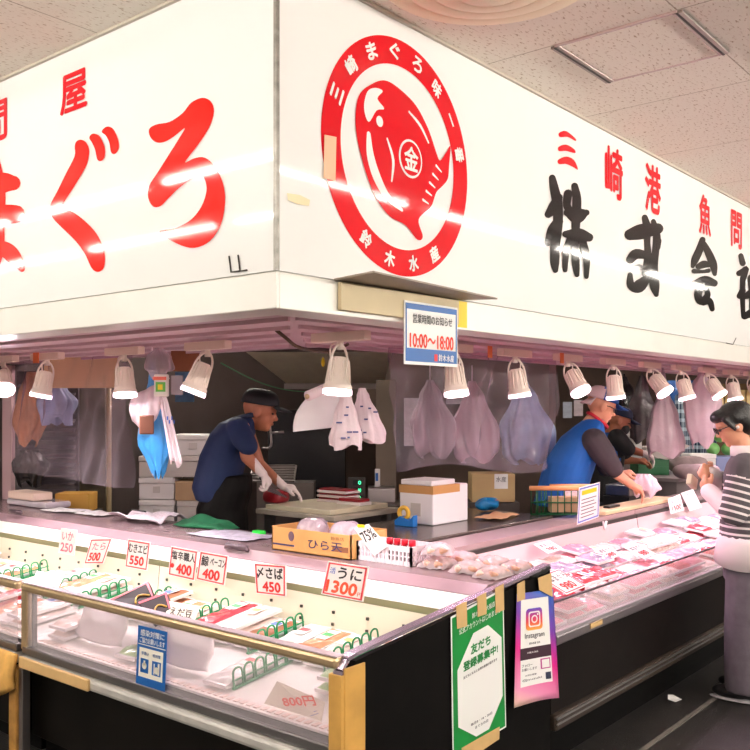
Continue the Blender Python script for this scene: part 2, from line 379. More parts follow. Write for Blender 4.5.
# emblem: red ring with white lettering, a curled tuna and the round character mark
EC, ER = V((2.68, SY - .002, 2.517)), .443
def ring_pt(r, a, d=0.): return V((EC.x + r * math.cos(a), EC.y - d, EC.z + r * math.sin(a)))
m = MB(); N = 96
m.add([ring_pt(ER, 2 * PI * i / N) for i in range(N)] + [ring_pt(ER * .775, 2 * PI * i / N) for i in range(N)], [(i, (i + 1) % N, N + (i + 1) % N, N + i) for i in range(N)])
em = wp(m, 'emblem_ring', RED, rs)
def arc_text(txt, a0, a1, size, flip=False):
    n = len(txt)
    for i, ch in enumerate(txt):
        m = MB()
        a = a0 + (a1 - a0) * i / (n - 1); c = ring_pt(ER * .888, a, .002)
        if flip: up = V((-math.cos(a), 0, -math.sin(a))); rt = V((-math.sin(a), 0, math.cos(a)))
        else: up = V((math.cos(a), 0, math.sin(a))); rt = V((math.sin(a), 0, -math.cos(a)))
        w, h = (size, size) if ch != '一' else (size * .9, size * .16)
        put_text(m, ch, c - rt * w / 2 - up * h / 2, rt * w, up * h, .045)
        m.v = [p - V(rs.location) for p in m.v]
        m.build('ring_character', WHITE, em)
R_ = math.radians
arc_text('三崎まぐろ味一番', R_(158), R_(14), .062); arc_text('鈴木水産', R_(238), R_(302), .062, True)
fe = lambda d: (lambda p: V((EC.x + p[0] * ER, EC.y - d, EC.z + p[1] * ER)))
def sub(mb, name, mt): mb.v = [p - V(rs.location) for p in mb.v]; return mb.build(name, mt, em)
m = MB()
outline(m, [(-.40, .52), (-.22, .60), (-.02, .58), (.2, .5), (.38, .34), (.5, .16), (.56, .1), (.66, .2), (.72, .26), (.7, .08), (.68, -.04), (.60, -.12), (.5, -.2), (.42, -.34), (.24, -.48), (.3, -.62), (.22, -.66), (.05, -.56), (-.16, -.52), (-.36, -.38), (-.52, -.12), (-.60, .14), (-.56, .38)], fe(.0015), 6)
sub(m, 'tuna', RED)
m = MB()
outline(m, [(-.46, .44), (-.36, .5), (-.26, .5), (-.33, .42), (-.24, .36), (-.34, .32), (-.44, .2), (-.5, .3)], fe(.003))
stroke(m, [(-.44, .1, .05), (-.42, -.06, .09), (-.34, -.22, .1), (-.2, -.36, .07), (0, -.44, .03)], fe(.003))
stroke(m, [(-.2, .12, .02), (-.12, -.04, .035), (-.14, -.22, .02)], fe(.003)); stroke(m, [(.1, .42, .02), (.26, .34, .03), (.38, .22, .02)], fe(.003))
for i in range(5): stroke(m, [(.3 + i * .05, -.3 + i * .085, .025), (.38 + i * .05, -.32 + i * .08, .012)], fe(.003))
m.add([fe(.003)((-.3 + .045 * math.cos(a * PI / 8), .24 + .045 * math.sin(a * PI / 8))) for a in range(16)], [tuple(range(16))])
m.add([fe(.003)((.12 + .165 * math.cos(a * PI / 16), .02 + .165 * math.sin(a * PI / 16))) for a in range(32)], [tuple(range(32))])
sub(m, 'tuna_markings', WHITE)
m = MB(); m.add([fe(.0045)((.12 + .145 * math.cos(a * PI / 16), .02 + .145 * math.sin(a * PI / 16))) for a in range(32)], [tuple(range(32))]); sub(m, 'round_mark', RED)
m = MB(); a = fe(.006)((.02, -.085)); put_text(m, '金', a, V((.2 * ER, 0, 0)), V((0, 0, .21 * ER)), .03); sub(m, 'kanji_mark', WHITE)
m = MB(); q = [at(x, y, Y=SY - .006) for x, y in ((324.5, 134.5), (336.5, 137), (335.5, 181), (323.5, 178))]; m.add(q, [(0, 1, 2, 3)]); wp(m, 'tape', mat('skin tape', (232, 186, 150), .5), rs)
for q in ([(287, 193), (300, 195), (310, 200), (309, 206), (297, 204), (288, 200)],):
    m = MB(); m.add([at(x, y, Y=SY - .004) for x, y in q], [tuple(range(len(q)))]); wp(m, 'tape_residue', mat('residue', (238, 220, 178), .5), rs)
# wire hooks on the two boards
def hook(P, fr, label, dpt):
    mb = MB()
    for q in P: mb.tube([fr(p) for p in q], .003, 6)
    w = fr(P[0][0]); one(mb, 'sign_hook', mat('wire', (70, 66, 62), .4, .7), label, 'hook', w)
hook([[(229, 256), (231, 272), (240, 271)], [(238, 255), (240, 271), (247, 270)]], fX(.004), 'bent wire hook pair near the lower corner of the hiragana sign', 0)
hook([[(726, 343), (733, 344.5), (736, 338)]], fY(.006), 'small wire hook on the strip below the black kanji', 0)
# hinged flap with its recess board on the side strip
m = root('wall_flap', 'lifted grey flap and beige board below the round emblem', 'flap', (2.3, SY, 1.93))
q = MB(); q.bb((2.318, SY - .022, 1.915), (3.035, SY - .004, 2.012)); wp(q, 'beige_board', mat('beige board', (206, 188, 150), .5, var=.06), m, bev=.003)
q = MB(); q.add([(2.30, SY - .004, 2.016), (3.05, SY - .004, 2.016), (3.62, SY - .16, 2.03), (2.29, SY - .19, 2.024)], [(0, 1, 2, 3)])
q.v[2] = V((3.20, SY - .10, 2.026)); wp(q, 'flap_plate', mat('flap underside', (146, 134, 122), .5, var=.1), m, solid=.006)
# ceiling hatch
hx0, hy0 = at(555, 45, Z=CZ).xy; hx1, hy1 = at(722, 53, Z=CZ).xy
h = root('ceiling_hatch', 'square access hatch with silver side frames in the ceiling', 'hatch', (hx0, hy1, CZ - .01))
hx0, hx1, hy0, hy1 = 3.27, 3.80, .88, 1.42
q = at(555, 45, Z=CZ); r = at(677, 10, Z=CZ); w = at(720, 53, Z=CZ); x0, x1 = q.x, w.x; y0, y1 = r.y, q.y
m = MB(); m.bb((x0, y0, CZ - .006), (x1, y1, CZ + .0)); wp(m, 'hatch_panel', HATCHM, h)
for xx in (y0, y1):
    m = MB(); m.bb((x0, xx - .02, CZ - .012), (x1, xx + .02, CZ - .001)); wp(m, 'frame_strip', mat('hatch frame', (150, 138, 132), .3, .8), h, bev=.003)
    m = MB(); m.bb((x0, xx - .004, CZ - .0135), (x1, xx + .006, CZ - .011)); wp(m, 'frame_groove', mat('groove', (40, 36, 36), .6), h)
for yy in (x0, x1):
    m = MB(); m.bb((yy - .006, y0, CZ - .009), (yy + .006, y1, CZ - .001)); wp(m, 'frame_edge', mat('hatch edge', (205, 180, 178), .4), h)
# round ceiling diffuser
dc = at(490, -27, Z=CZ); h = root('ceiling_diffuser', 'round cream ceiling air diffuser with stepped rings', 'air vent', (dc.x, dc.y, CZ))
CREAM = mat('diffuser cream', (255, 242, 212), .45)
for i, (r0, r1, z0, z1) in enumerate(((.385, .30, 0, -.030), (.305, .215, -.012, -.045), (.22, .13, -.025, -.06), (.135, .01, -.04, -.07))):
    m = MB(); m.lathe([(r0, z0), (r0 - .004, z0 - .012), (r0 - .02, z0 - .022), (r1, z1), (r1 - .012, z1 + .004), (r1 - .012, z0)], 48); m.build('diffuser_ring', CREAM, h)
m = MB(); m.lathe([(.36, -.002), (.001, -.002)], 32); m.build('diffuser_throat', mat('throat', (210, 180, 136), .6), h)
# fluorescent rows over the aisles (behind the camera; near rows streak the glossy boards, far hung rows are added fill)
TUBE = mat('tube', (255, 250, 240), .3, emit=27., ecol=(255, 248, 238))
FILLTUBE = mat('fill tube far', (255, 250, 240), .3, emit=72., ecol=(255, 248, 238))
FILLTUBE_S = mat('fill tube south', (255, 250, 240), .3, emit=165., ecol=(255, 248, 238))
TUBE5 = mat('tube inside', (255, 250, 240), .3, emit=70., ecol=(255, 248, 238))
TUBE4 = mat('tube side aisle', (255, 250, 240), .3, emit=46., ecol=(255, 248, 238))
HOUS = mat('housing', (235, 232, 228), .4)
def tube_light(p, q, label):
    p, q = V(p), V(q); c = (p + q) / 2; h = root('ceiling_light', label, 'ceiling light', c, 'fluorescent tubes over the aisles' if 'viewer' in label else None)
    d = (q - p).normalized(); s = V((-d.y, d.x, 0)); L = (q - p).length
    R = Matrix((d, s, V((0, 0, 1)))).transposed()
    m = MB(); m.box((0, 0, -.03), (L, .12, .06), 0, R); m.build('housing', HOUS, h)
    m = MB(); m.tube([d * (-L / 2 + .03) + V((0, 0, -.085)), d * (L / 2 - .03) + V((0, 0, -.085))], .011 if abs(p.y - .42) < .01 else .016, 10); m.build('tube', (FILLTUBE_S if p.y == q.y and p.y < -2 else FILLTUBE) if p.z < 2.69 else (TUBE5 if p.z < 2.75 else (TUBE4 if p.y == .42 else TUBE)), h)
k = 0
for i in range(4): tube_light((.62, 1.3 + i * 1.7, CZ), (.62, 2.85 + i * 1.7, CZ), 'added fluorescent fill tube, unseen behind the viewer')
for i in range(3): tube_light((-.45, 3.4 + i * 1.9, CZ), (-.45, 5.1 + i * 1.9, CZ), 'added fluorescent fill tube, unseen behind the viewer')
for i in range(4): tube_light((3.2 + i * 1.9, .42, CZ), (4.9 + i * 1.9, .42, CZ), 'added fluorescent fill tube, unseen behind the viewer')
for i in range(4): tube_light((-2.7, -3.5 + i * 3.2, 2.66), (-2.7, -.9 + i * 3.2, 2.66), 'added fluorescent fill tube, unseen behind the viewer')  # added unseen row: brightens hall and ceiling without streaking the sign panels
for i in range(4): tube_light((-.8 + i * 3.2, -2.7, 2.66), (1.8 + i * 3.2, -2.7, 2.66), 'added fluorescent fill tube, unseen behind the viewer')  # added unseen row, stronger: lifts the side sign board and the ceiling
tube_light((4.6, 4.6, 2.7), (4.6, 6.2, 2.7), 'fluorescent tube fixture hung inside the shop over the cutting table'); tube_light((8.0, 4.0, 2.7), (9.8, 4.0, 2.7), 'fluorescent tube fixture hung inside the shop behind the side case')
def area(p, q, w, E, col, rot=(0, 0, 0)):
    l = bpy.data.lights.new('fill', 'AREA'); l.shape = 'RECTANGLE'; l.size = p; l.size_y = q; l.energy = E; l.color = col
    o = bpy.data.objects.new('light', l); COL.objects.link(o); o.location = w; o.rotation_euler = rot; return o
# ================================================================== DISPLAY CASES
CY = 1.871   # plane of the end panel and of the side case front
FXX = 2.11   # front of the long case
def rail(mb, p, q, w, h, mi=0, n=14):
    """rounded rail between two points, flattened tube"""
    mb.tube([p, q], w, n, mi, True, False, h / w); return mb
SLOTV = mat('vent white', (238, 214, 206), .5)
def long_case(y0, y1, label, end):
    r = root('display_case', label, 'display case', (2.5, (y0 + y1) / 2, 0)); yA = y0 + .025 if end else y0 - .006
    m = MB(); m.bb((2.15, y0 + .03, .10), (2.98, y1, .50)); wp(m, 'base_panel', BASE, r, bev=.004)
    m = MB(); m.bb((2.22, y0 + .03, 0), (2.95, y1, .10)); wp(m, 'kick_plate', KICK, r)
    m = MB(); m.bb((2.075, y0 + .02, .425), (2.15, y1 - .02, .475)); wp(m, 'bumper', mat('bumper', (206, 202, 196), .35, .3, var=.15, vscale=12), r, bev=.015)
    m = MB(); m.bb((2.09, y0 + .02, .478), (2.15, y1 - .02, .515)); wp(m, 'lower_frame', DALU, r, bev=.006)
    m = MB(); m.bb((2.100, y0 + .03, .515), (2.106, y1 - .02, .762)); wp(m, 'front_glass', GLASS, r)
    m = MB(); m.bb((2.088, y0 + .02, .757), (2.128, y1 - .01, .795)); wp(m, 'top_rail', BRASS, r, bev=.012)
    m = MB(); m.bb((2.094, y0 + .02, .7955), (2.13, y1 - .01, .799)); wp(m, 'rail_cap', mat('rail cap', (226, 206, 214), .3, .3), r)
    m = MB(); m.bb((2.092, y1 - .055, .50), (2.13, y1 - .01, .765)); wp(m, 'glass_post', BRASS, r, bev=.004)
    m = MB(); m.bb((2.107, y1 - .09, .515), (2.125, y1 - .075, .76)); wp(m, 'glass_edge', DALU, r)
    # sloping floor of the well and its vent strip
    m = MB(); m.add([(2.13, yA, .525), (2.13, y1, .525), (2.84, y1 - .0, .615), (2.84, yA, .615)], [(0, 1, 2, 3)]); wp(m, 'well_floor', INNER, r, solid=.01)
    m = MB()
    for i in range(int((y1 - y0 - .1) / .035)): m.box((2.17, y0 + .06 + i * .035, .5365), (.06, .02, .008))
    wp(m, 'vent_strip', SLOTV, r)
    m = MB(); m.add([(2.84, yA, .61), (2.84, y1, .61), (2.855, y1, .765), (2.855, yA, .765)], [(0, 1, 2, 3)])
    for i in range(int((y1 - y0) / .16)):
        for z in (.66, .70, .735): pass
    for i in range(int((y1 - y0) / .19)):
        for dz in (.655, .705): m.box((2.838 + (dz - .61) * .09, y0 + .15 + i * .19, dz), (.008, .012, .012), 1)
    wp(m, 'back_panel', [INNER2, mat('hole', (60, 56, 50), .7)], r)
    m = MB(); m.bb((2.862, yA, .762), (2.90, y1, .80)); wp(m, 'air_slot', SLOT, r)
    m = MB(); m.add([(2.855, yA, .797), (2.855, y1, .797), (2.885, y1, .815), (2.915, y1, .852), (2.915, yA, .852), (2.885, yA, .815)], [(0, 1, 2, 5), (5, 2, 3, 4)]); wp(m, 'light_shelf', INNER, r, solid=.004)
    if end:
        m = MB(); m.prism([(2.10, CY, .0), (3.42, CY, .0), (3.42, CY, .888), (2.16, CY, .775), (2.10, CY, .72)], (0, .022, 0)); wp(m, 'end_panel', mat('end panel', (8, 6, 5), .5, var=.5, vscale=14, spec=.10), r)
        m = MB(); P = [(2.098, CY + .011, .71), (2.104, CY + .011, .755), (2.125, CY + .011, .782), (2.16, CY + .011, .79), (3.42, CY + .011, .903)]
        for i in range(len(P) - 1):
            a, b = V(P[i]), V(P[i + 1]); d = (b - a).normalized(); nrm = V((-d.z, 0, d.x)) if d.x > .2 else V((-d.z, 0, d.x))
            m.add([a - V((0, .013, 0)) + nrm * k + V((0, e, 0)) for k in (0, .012) for e in (0, .036)] + [b - V((0, .013, 0)) + nrm * k + V((0, e, 0)) for k in (0, .012) for e in (0, .036)],
                  [(0, 1, 5, 4), (2, 6, 7, 3), (0, 4, 6, 2), (1, 3, 7, 5), (0, 2, 3, 1), (4, 5, 7, 6)])
        wp(m, 'end_trim', mat('end trim', (190, 172, 190), .25, .75), r)
        m = MB(); m.bb((2.086, CY - .004, .12), (2.105, CY + .05, .745)); m.bb((2.10, CY - .008, .12), (2.20, CY - .001, .765)); wp(m, 'corner_guard', mat('corner guard', (214, 164, 84), .5, var=.18, vscale=9), r, bev=.004)
        m = MB(); m.bb((2.16, CY + .024, .53), (2.84, CY + .03, .77)); wp(m, 'end_liner', INNER, r)
    return r
dc1 = long_case(CY, 3.80, 'long open refrigerated fish case with brass rail and black end panel', True)
dc2 = long_case(3.81, 6.5, 'second refrigerated fish case joined beyond the worn wooden post', False)
m = MB(); m.bb((2.062, 3.22, .428), (2.078, 3.76, .478)); wp(m, 'bumper_tape', TAN, dc1, bev=.006)
# worn wooden upright between the two cases and the torn yellow padding above it
r = root('upright_post', 'worn wooden upright with grey edge strip between the two fish cases', 'post', (2.08, 3.8, 0))
m = MB(); m.bb((2.06, 3.775, .0), (2.12, 3.84, .42)); wp(m, 'timber', WOODY, r, bev=.006)
m = MB(); m.bb((2.07, 3.74, .0), (2.11, 3.772, .42)); wp(m, 'edge_strip', STEEL, r, bev=.004)
m = MB()
m.grid(lambda u, v: (2.045 - .03 * math.sin(PI * v) + .012 * math.sin(9 * u + 4 * v), 3.76 + u * 1.2, .49 - v * (.13 + .05 * math.sin(11 * u) * v + .03 * math.sin(4 * u + 1))), 30, 8)
one(m, 'foam_padding', mat('foam padding', (222, 170, 90), .8, var=.25, vscale=14, bump=.5, bscale=30), 'torn yellow foam padding over the second case bumper', 'padding', (2.05, 4.3, .4), solid=.02)
# the worktop ledge behind the long case, its cover panel and steel corner
WL = r = root('worktop_ledge', 'pinkish steel serving ledge along the back of the long fish case', 'counter', (3.1, 4, 0))
m = MB(); m.bb((3.0, 1.912, .87), (3.45, 6.5, .885)); wp(m, 'ledge_top', LEDGE, r, bev=.003)
m = MB(); m.add([(2.923, 1.912, .853), (2.923, 6.5, .853), (3.0, 6.5, .884), (3.0, 1.912, .884)], [(0, 1, 2, 3)]); wp(m, 'ledge_lip', mat('lip pink', (164, 134, 142), .3, var=.08, vscale=12), r, solid=.006)
m = MB(); m.bb((3.02, 1.96, 0), (3.42, 6.5, .87)); wp(m, 'ledge_carcass', BASE2, r)
# right (side) case
def side_case(x0, x1, label):
    r = root('display_case', label, 'display case', ((x0 + x1) / 2, 2.2, 0))
    m = MB(); m.bb((x0, 1.895, .255), (x1, 2.62, .56)); wp(m, 'base_panel', mat('side base', (22, 17, 15), .45, var=.35, vscale=5, spec=.14), r)
    m = MB(); m.bb((x0, 1.96, 0), (x1, 2.6, .18)); wp(m, 'kick_plate', KICK, r)
    m = MB(); m.bb((x0, 1.868, .185), (x1, 1.94, .255)); wp(m, 'bumper', mat('bumper brown', (66, 54, 46), .4, .3), r, bev=.012)
    m = MB(); m.bb((x0, 1.862, .238), (x1, 1.868, .246)); m.bb((x0, 1.862, .215), (x1, 1.868, .221)); wp(m, 'bumper_line', ALU, r)
    m = MB(); m.bb((x0, 1.865, .555), (x1, 1.91, .60)); wp(m, 'top_rail', mat('side rail', (150, 142, 146), .3, .75), r, bev=.008)
    m = MB(); m.bb((x0, 1.869, .60), (x1, 1.905, .612)); wp(m, 'rail_cap', mat('side cap', (196, 190, 194), .3, .6), r)
    m = MB(); m.bb((x0, 1.884, .612), (x1, 1.89, .738)); wp(m, 'front_glass', GLASS, r)
    m = MB(); m.bb((x0, 1.880, .736), (x1, 1.893, .743)); wp(m, 'glass_edge', mat('edge grey', (96, 84, 90), .3, .5), r)
    m = MB(); m.add([(x0, 1.905, .575), (x1, 1.905, .575), (x1, 2.62, .67), (x0, 2.62, .67)], [(0, 1, 2, 3)]); wp(m, 'well_floor', mat('pink well', (246, 206, 214), .3), r, solid=.008)
    m = MB(); m.add([(x0, 2.61, .665), (x1, 2.61, .665), (x1, 2.63, .80), (x0, 2.63, .80)], [(0, 1, 2, 3)]); wp(m, 'back_panel', mat('pink back', (226, 204, 206), .25), r)
    m = MB(); m.bb((x0, 2.63, .80), (x1, 2.66, .825)); wp(m, 'air_slot', mat('slot dark', (52, 50, 44), .5), r)
    m = MB(); m.bb((x0, 2.645, .825), (x1, 2.86, .855)); wp(m, 'ledge', mat('side ledge', (188, 168, 168), .25, .35), r)
    m = MB(); m.bb((x0, 2.66, 0), (x1, 2.84, .825)); wp(m, 'back_carcass', BASE2, r)
    return r
sc1 = side_case(3.47, 6.05, 'side fish case with pink-lit tuna trays, its front dark brown')
sc2 = side_case(6.06, 9.6, 'farther side fish case running on behind the shopper in stripes')
m = MB(); m.bb((3.78, 1.861, .572), (3.90, 1.866, .595)); wp(m, 'rail_tape', TAN, sc1)
# steel corner worktop inside the shop
STL = mat('worktop steel', (132, 120, 116), .25, .85, var=.15, vscale=7)
r = root('work_table', 'dark steel corner worktop carrying the white foam box', 'table', (4.2, 3.2, 0))
m = MB(); m.bb((3.47, 2.875, .84), (5.3, 3.55, .87)); wp(m, 'table_top', STL, r, bev=.004)
m = MB(); m.bb((3.5, 2.9, 0), (5.25, 3.5, .80)); wp(m, 'table_cabinet', BASE2, r)
r = root('cutting_table', 'pale cutting table at which the navy-clad worker slices tuna', 'table', (4.3, 4.0, 0))
m = MB(); m.bb((3.98, 3.62, .895), (4.62, 4.3, .925)); wp(m, 'table_top', mat('cut table', (176, 166, 150), .4, var=.1), r, bev=.004)
for x in (4.05, 4.55):
    for y in (3.68, 4.24): m = MB(); m.bb((x - .025, y - .025, 0), (x + .025, y + .025, .895)); wp(m, 'leg', STEEL, r)
m = MB(); m.bb((4.0, 3.66, .3), (4.6, 4.26, .32)); wp(m, 'shelf', STEEL, r)
# ================================================================== SPOT LAMPS
LAMPW = mat('lamp ivory', (250, 238, 226), .4)
BOXM = mat('track box', (240, 220, 204), .5)
GLOW = mat('lamp glow', (255, 240, 250), .3, emit=26., ecol=(255, 236, 250))
GLOWR = mat('lamp ring', (255, 236, 244), .3, emit=3.0, ecol=(255, 225, 240))
def lamp_meshes():
    hs = MB(); hs.lathe([(.0, .158), (.028, .158), (.036, .148), (.046, .07), (.056, .042), (.0605, .036), (.0605, .0), (.054, .0), (.052, .012)], 28)
    for i in range(14):
        a = 2 * PI * i / 14; R = Matrix.Rotation(a, 3, 'Z'); hs.add([R @ V(p) for p in ((.034, -.003, .150), (.044, -.003, .145), (.055, -.003, .05), (.044, -.003, .05), (.034, .003, .150), (.044, .003, .145), (.055, .003, .05), (.044, .003, .05))], [(0, 1, 2, 3), (4, 7, 6, 5), (0, 4, 5, 1), (1, 5, 6, 2)])
    h = hs.build('housing', LAMPW)
    fm = MB(); fm.lathe([(.0, .006), (.053, .006)], 28); f = fm.build('lamp_face', GLOW)
    rm = MB(); rm.lathe([(.0605, .022), (.0615, .004), (.0600, .0)], 28); g = rm.build('lamp_ring', GLOWR)
    am = MB(); P = cr([(0, -.046, .045), (0, -.052, .10), (0, -.046, .165), (0, -.018, .205), (0, .018, .205), (0, .046, .165), (0, .052, .10), (0, .046, .045)], 5, False); am.tube(P, .0055, 8)
    a = am.build('bracket_arm', LAMPW)
    return h, f, g, a
LH, LF, LR, LA = lamp_meshes()
first = [True]
lampspots = []
def lamp(pos, aim, along, label, tint, E=11.):
    """pos: point on the soffit; aim: direction the face points; along: direction of the track box"""
    r = root('spot_lamp', label, 'lamp', pos, None)
    d = V(along).normalized(); s = V((-d.y, d.x, 0)); R = Matrix((d, s, V((0, 0, 1)))).transposed()
    m = MB(); m.box((0, 0, -.022), (.30, .045, .04), 0, R); m.build('track_box', BOXM, r, bev=.004)
    m = MB(); m.tube([(0, 0, -.04), (0, 0, -.075)], .014, 10); m.build('stem', LAMPW, r)
    m = MB(); q = cr([(.0, 0, -.05), (.05 * d.x, .05 * d.y, -.055), (.055 * d.x, .055 * d.y, -.1), (.03 * d.x, .03 * d.y, -.13)], 5, False); m.tube(q, .004, 6); m.build('cord', LAMPW, r)
    z = -V(aim).normalized(); x = V(along) - z * V(along).dot(z); x.normalize(); y = z.cross(x)
    M3 = Matrix((x, y, z)).transposed().to_4x4()
    M3.translation = V((0, 0, -.07)) - z * .195
    for o in (LH, LF, LR, LA):
        c = o if first[0] else o.copy()
        if not first[0]: COL.objects.link(c)
        c.parent = r; c.matrix_local = M3
    first[0] = False
    l = bpy.data.lights.new('spot', 'SPOT'); l.energy = E; l.color = tint; l.spot_size = 2.3; l.spot_blend = .9; l.shadow_soft_size = .05
    o = bpy.data.objects.new('spot', l); COL.objects.link(o)
    p = V(pos) + M3 @ V((0, 0, -.012)); o.location = p; o.rotation_euler = V(aim).to_track_quat('-Z', 'Y').to_euler()
ZS = SB - .004
WT, PK = (1, .90, .91), (1, .62, .80)
left = [(5.28, (-.25, -.55, -.75), 'spot lamp at the far end of the front row, its face glowing towards the aisle'),
        (4.78, (-.15, .12, -1), 'ivory spot lamp in front of the hanging vinyl sheet, second of the front row'),
        (4.03, (-.05, -.12, -1), 'ivory spot lamp between the vinyl sheet and the blue bag'),
        (3.36, (-.30, .25, -1), 'tilted ivory spot lamp above the worker in navy'),
        (2.51, (-.10, .0, -1), 'ivory spot lamp nearest the sign corner, above the white roll bag')]
for y, a, lb in left: lamp((2.80, y, ZS), a, (0, 1, 0), lb, WT, 17.)
rx = [at(p, 350, Y=2.54).x for p in (453, 515, 568, 613, 650, 681, 707, 731, 751)]
aims = [(-.05, -.15, -1), (.1, -.1, -1), (-.12, -.55, -.9), (.12, -.05, -1), (-.05, -.7, -.9), (.05, -.25, -1), (0, -.6, -.9), (0, -.2, -1), (0, -.4, -1)]
lbs = ['ivory spot lamp half hidden behind the opening hours notice', 'ivory spot lamp in front of the large clear vinyl sheet', 'ivory spot lamp tilted outwards beside the clear sheet edge', 'ivory spot lamp right above the cap of the blue-vested worker',
       'ivory spot lamp with bright face, between two masked workers and white bag', 'ivory spot lamp just above the first pale hanging bag', 'bright-faced ivory spot lamp above the second pale hanging bag', 'ivory spot lamp over the head of the striped shopper', 'ivory spot lamp at the frame edge beyond the striped shopper']
for x, a, lb in zip(rx, aims, lbs): lamp((x, 2.54, ZS), a, (1, 0, 0), lb, PK, 15.)
lamp((9.45, 2.54, ZS), (0, -.3, -1), (1, 0, 0), 'ivory spot lamp farthest along the side case', PK, 15.)
# ================================================================== NOTICE, TAGS
def panel(p, d, u, w, h, th=.003):
    """corner-based thin panel: p lower corner, d along, u up"""
    return [V(p), V(p) + V(d) * w, V(p) + V(d) * w + V(u) * h, V(p) + V(u) * h]
def flatbox(mb, p, d, u, w, h, n, th, mi=0):
    q = panel(p, d, u, w, h); mb.prism(q, V(n) * th, mi); return mb
NY = SY - .03
a, b = at(404.5, 364, Y=NY), at(457.5, 303, Y=NY); a2 = at(404.5, 300, Y=NY)
r = root('hanging_notice_sign', 'hanging opening hours notice with blue border and red times', 'sign', (a.x, NY, a.z))
W_, H_ = b.x - a.x, a2.z - a.z
m = MB(); m.bb((0, 0, 0), (W_, .004, H_)); m.build('board', PAPER, r)
m = MB()
for lo, hi in (((.006, .012), (W_ - .006, .062)), ((.006, H_ - .03), (W_ - .006, H_ - .008)), ((.006, .06), (.013, H_ - .02)), ((W_ - .013, .06), (W_ - .006, H_ - .02))): m.bb((lo[0], -.0012, lo[1]), (hi[0], 0, hi[1]))
m.build('blue_border', BLUE, r)
m = MB(); put_text(m, '営業時間のお知らせ', (.05, -.0014, H_ * .66), (W_ - .09, 0, 0), (0, 0, H_ * .15), .012); m.build('lettering', PBLACK, r)
m = MB(); put_text(m, '10:00〜18:00', (.03, -.0014, H_ * .27), (W_ - .06, 0, 0), (0, 0, H_ * .23), .035); m.build('lettering', mat('notice red', (240, 60, 30), .5), r)
m = MB(); put_text(m, '鈴木水産', (W_ * .62, -.0016, .018), (W_ * .3, 0, 0), (0, 0, .028), .01); m.build('lettering', PAPER, r)
m = MB(); m.bb((W_ * .54, -.0016, .018), (W_ * .60, -.0012, .045)); m.build('red_patch', PRED, r)
for px, y0, y1, lb in ((462.5, 302, 327, 'yellow sticker on the white strip beside the hours notice'), (462.5, 291, 298, 'small yellow sticker above its twin beside the hours notice')):
    p, q = at(px - 4.5, y1, Y=SY - .004), at(px + 4.5, y0, Y=SY - .004); m = MB(); m.bb((p.x, SY - .0045, p.z), (q.x, SY - .0025, q.z))
    o = one(m, 'sign_sticker', YEL, lb, 'sticker', p)
for px, py, Xp, lb in ((36, 352, 2.75, 'orange tape tab on the soffit before the far front lamps'), (490, 352, None, 'orange tape tab on the soffit above the clear vinyl sheet'), (562, 355, None, 'orange tape tab beside the track box of the outward-tilted lamp')):
    p = at(px, py, X=Xp) if Xp else at(px, py, Y=2.5); m = MB(); m.box((p.x, p.y, SB - .035), (.004 if Xp else .04, .06 if Xp else .004, .06)); one(m, 'hanging_tape_tab', ORANGE, lb, 'tape', p)
# ================================================================== THINGS HUNG UP AND STANDING ABOUT
VF, VR = V((CA, SA, 0)), V((SA, -CA, 0))     # away from / across the viewer
def stackbox(px0, px1, py0, py1, T, depth):
    """a box turned squarely to the aisle corner: lower corner, size and rotation"""
    a = at(px0, py1, T=T); b = at(px1, py0, T=T)
    return a, (b - a).dot(VR), depth, b.z - a.z
ROT = Matrix((VR, VF, V((0, 0, 1)))).transposed()
def fbox(mb, a, w, d, h, mi=0): mb.box(V(a) + VR * w / 2 + VF * d / 2 + V((0, 0, h / 2)), (w, d, h), mi, ROT); return mb
def near_corner(px, py, Z, pl, pr, ptop):
    """shop-square box from its nearest bottom corner: lo, hi"""
    c = at(px, py, Z=Z); y1 = at(pl, 500, X=c.x).y; x1 = at(pr, 500, Y=c.y).x; z1 = at(px, ptop, X=c.x).z
    return V((c.x, c.y, Z)), V((x1, y1, z1))
def bagmesh(mb, top, w, th, h, prof, folds=7, amp=.18, d=VR, skew=0., seed=0, mi=0, bot=.03):
    """a hanging bag: gathered neck, folded sides; prof = [(v, width factor)]"""
    d = V(d).normalized(); e = V((-d.y, d.x, 0)); rnd = random.Random(seed); ph = [rnd.uniform(0, 6.3) for _ in range(4)]
    def W(v):
        for (v0, a), (v1, b) in zip(prof, prof[1:]):
            if v <= v1: s = (v - v0) / max(v1 - v0, 1e-6); s = s * s * (3 - 2 * s); return a + (b - a) * s
        return prof[-1][1]
    def fn(u, v):
        a = 2 * PI * u; k = W(v); r = 1 + amp * math.sin(folds * a + ph[0] + 2.2 * v) * (.3 + v) + .5 * amp * math.sin((2 * folds + 1) * a + ph[1] - 3 * v)
        z = -h * v + (bot * math.sin(3 * a + ph[2]) if v > .85 else 0)
        return V(top) + d * (w / 2 * k * r * math.cos(a) + skew * h * v) + e * (th / 2 * (k * .7 + .3) * r * math.sin(a)) + V((0, 0, z))
    n = 44; mb.grid(fn, n, 16, mi, True, True)
    return mb
WBAG = mat('white bag', (232, 214, 220), .35, var=.05, bump=.4, bscale=26)
PBAG = mat('pink bag', (180, 154, 164), .35, var=.1, vscale=9, bump=.4, bscale=22)
BBAG = mat('blue bag', (62, 146, 214), .35, var=.12, vscale=9, bump=.3, bscale=20)
KBAG = mat('black bag', (30, 26, 28), .25, bump=.5, bscale=22)
CBAG = film('clear bag', (236, 226, 232), .72, .12)
VINYL = film('vinyl', (240, 222, 234), .93, .12, .8)
NEWS = mat('newsprint', (212, 208, 212), .7, var=.15, vscale=40)
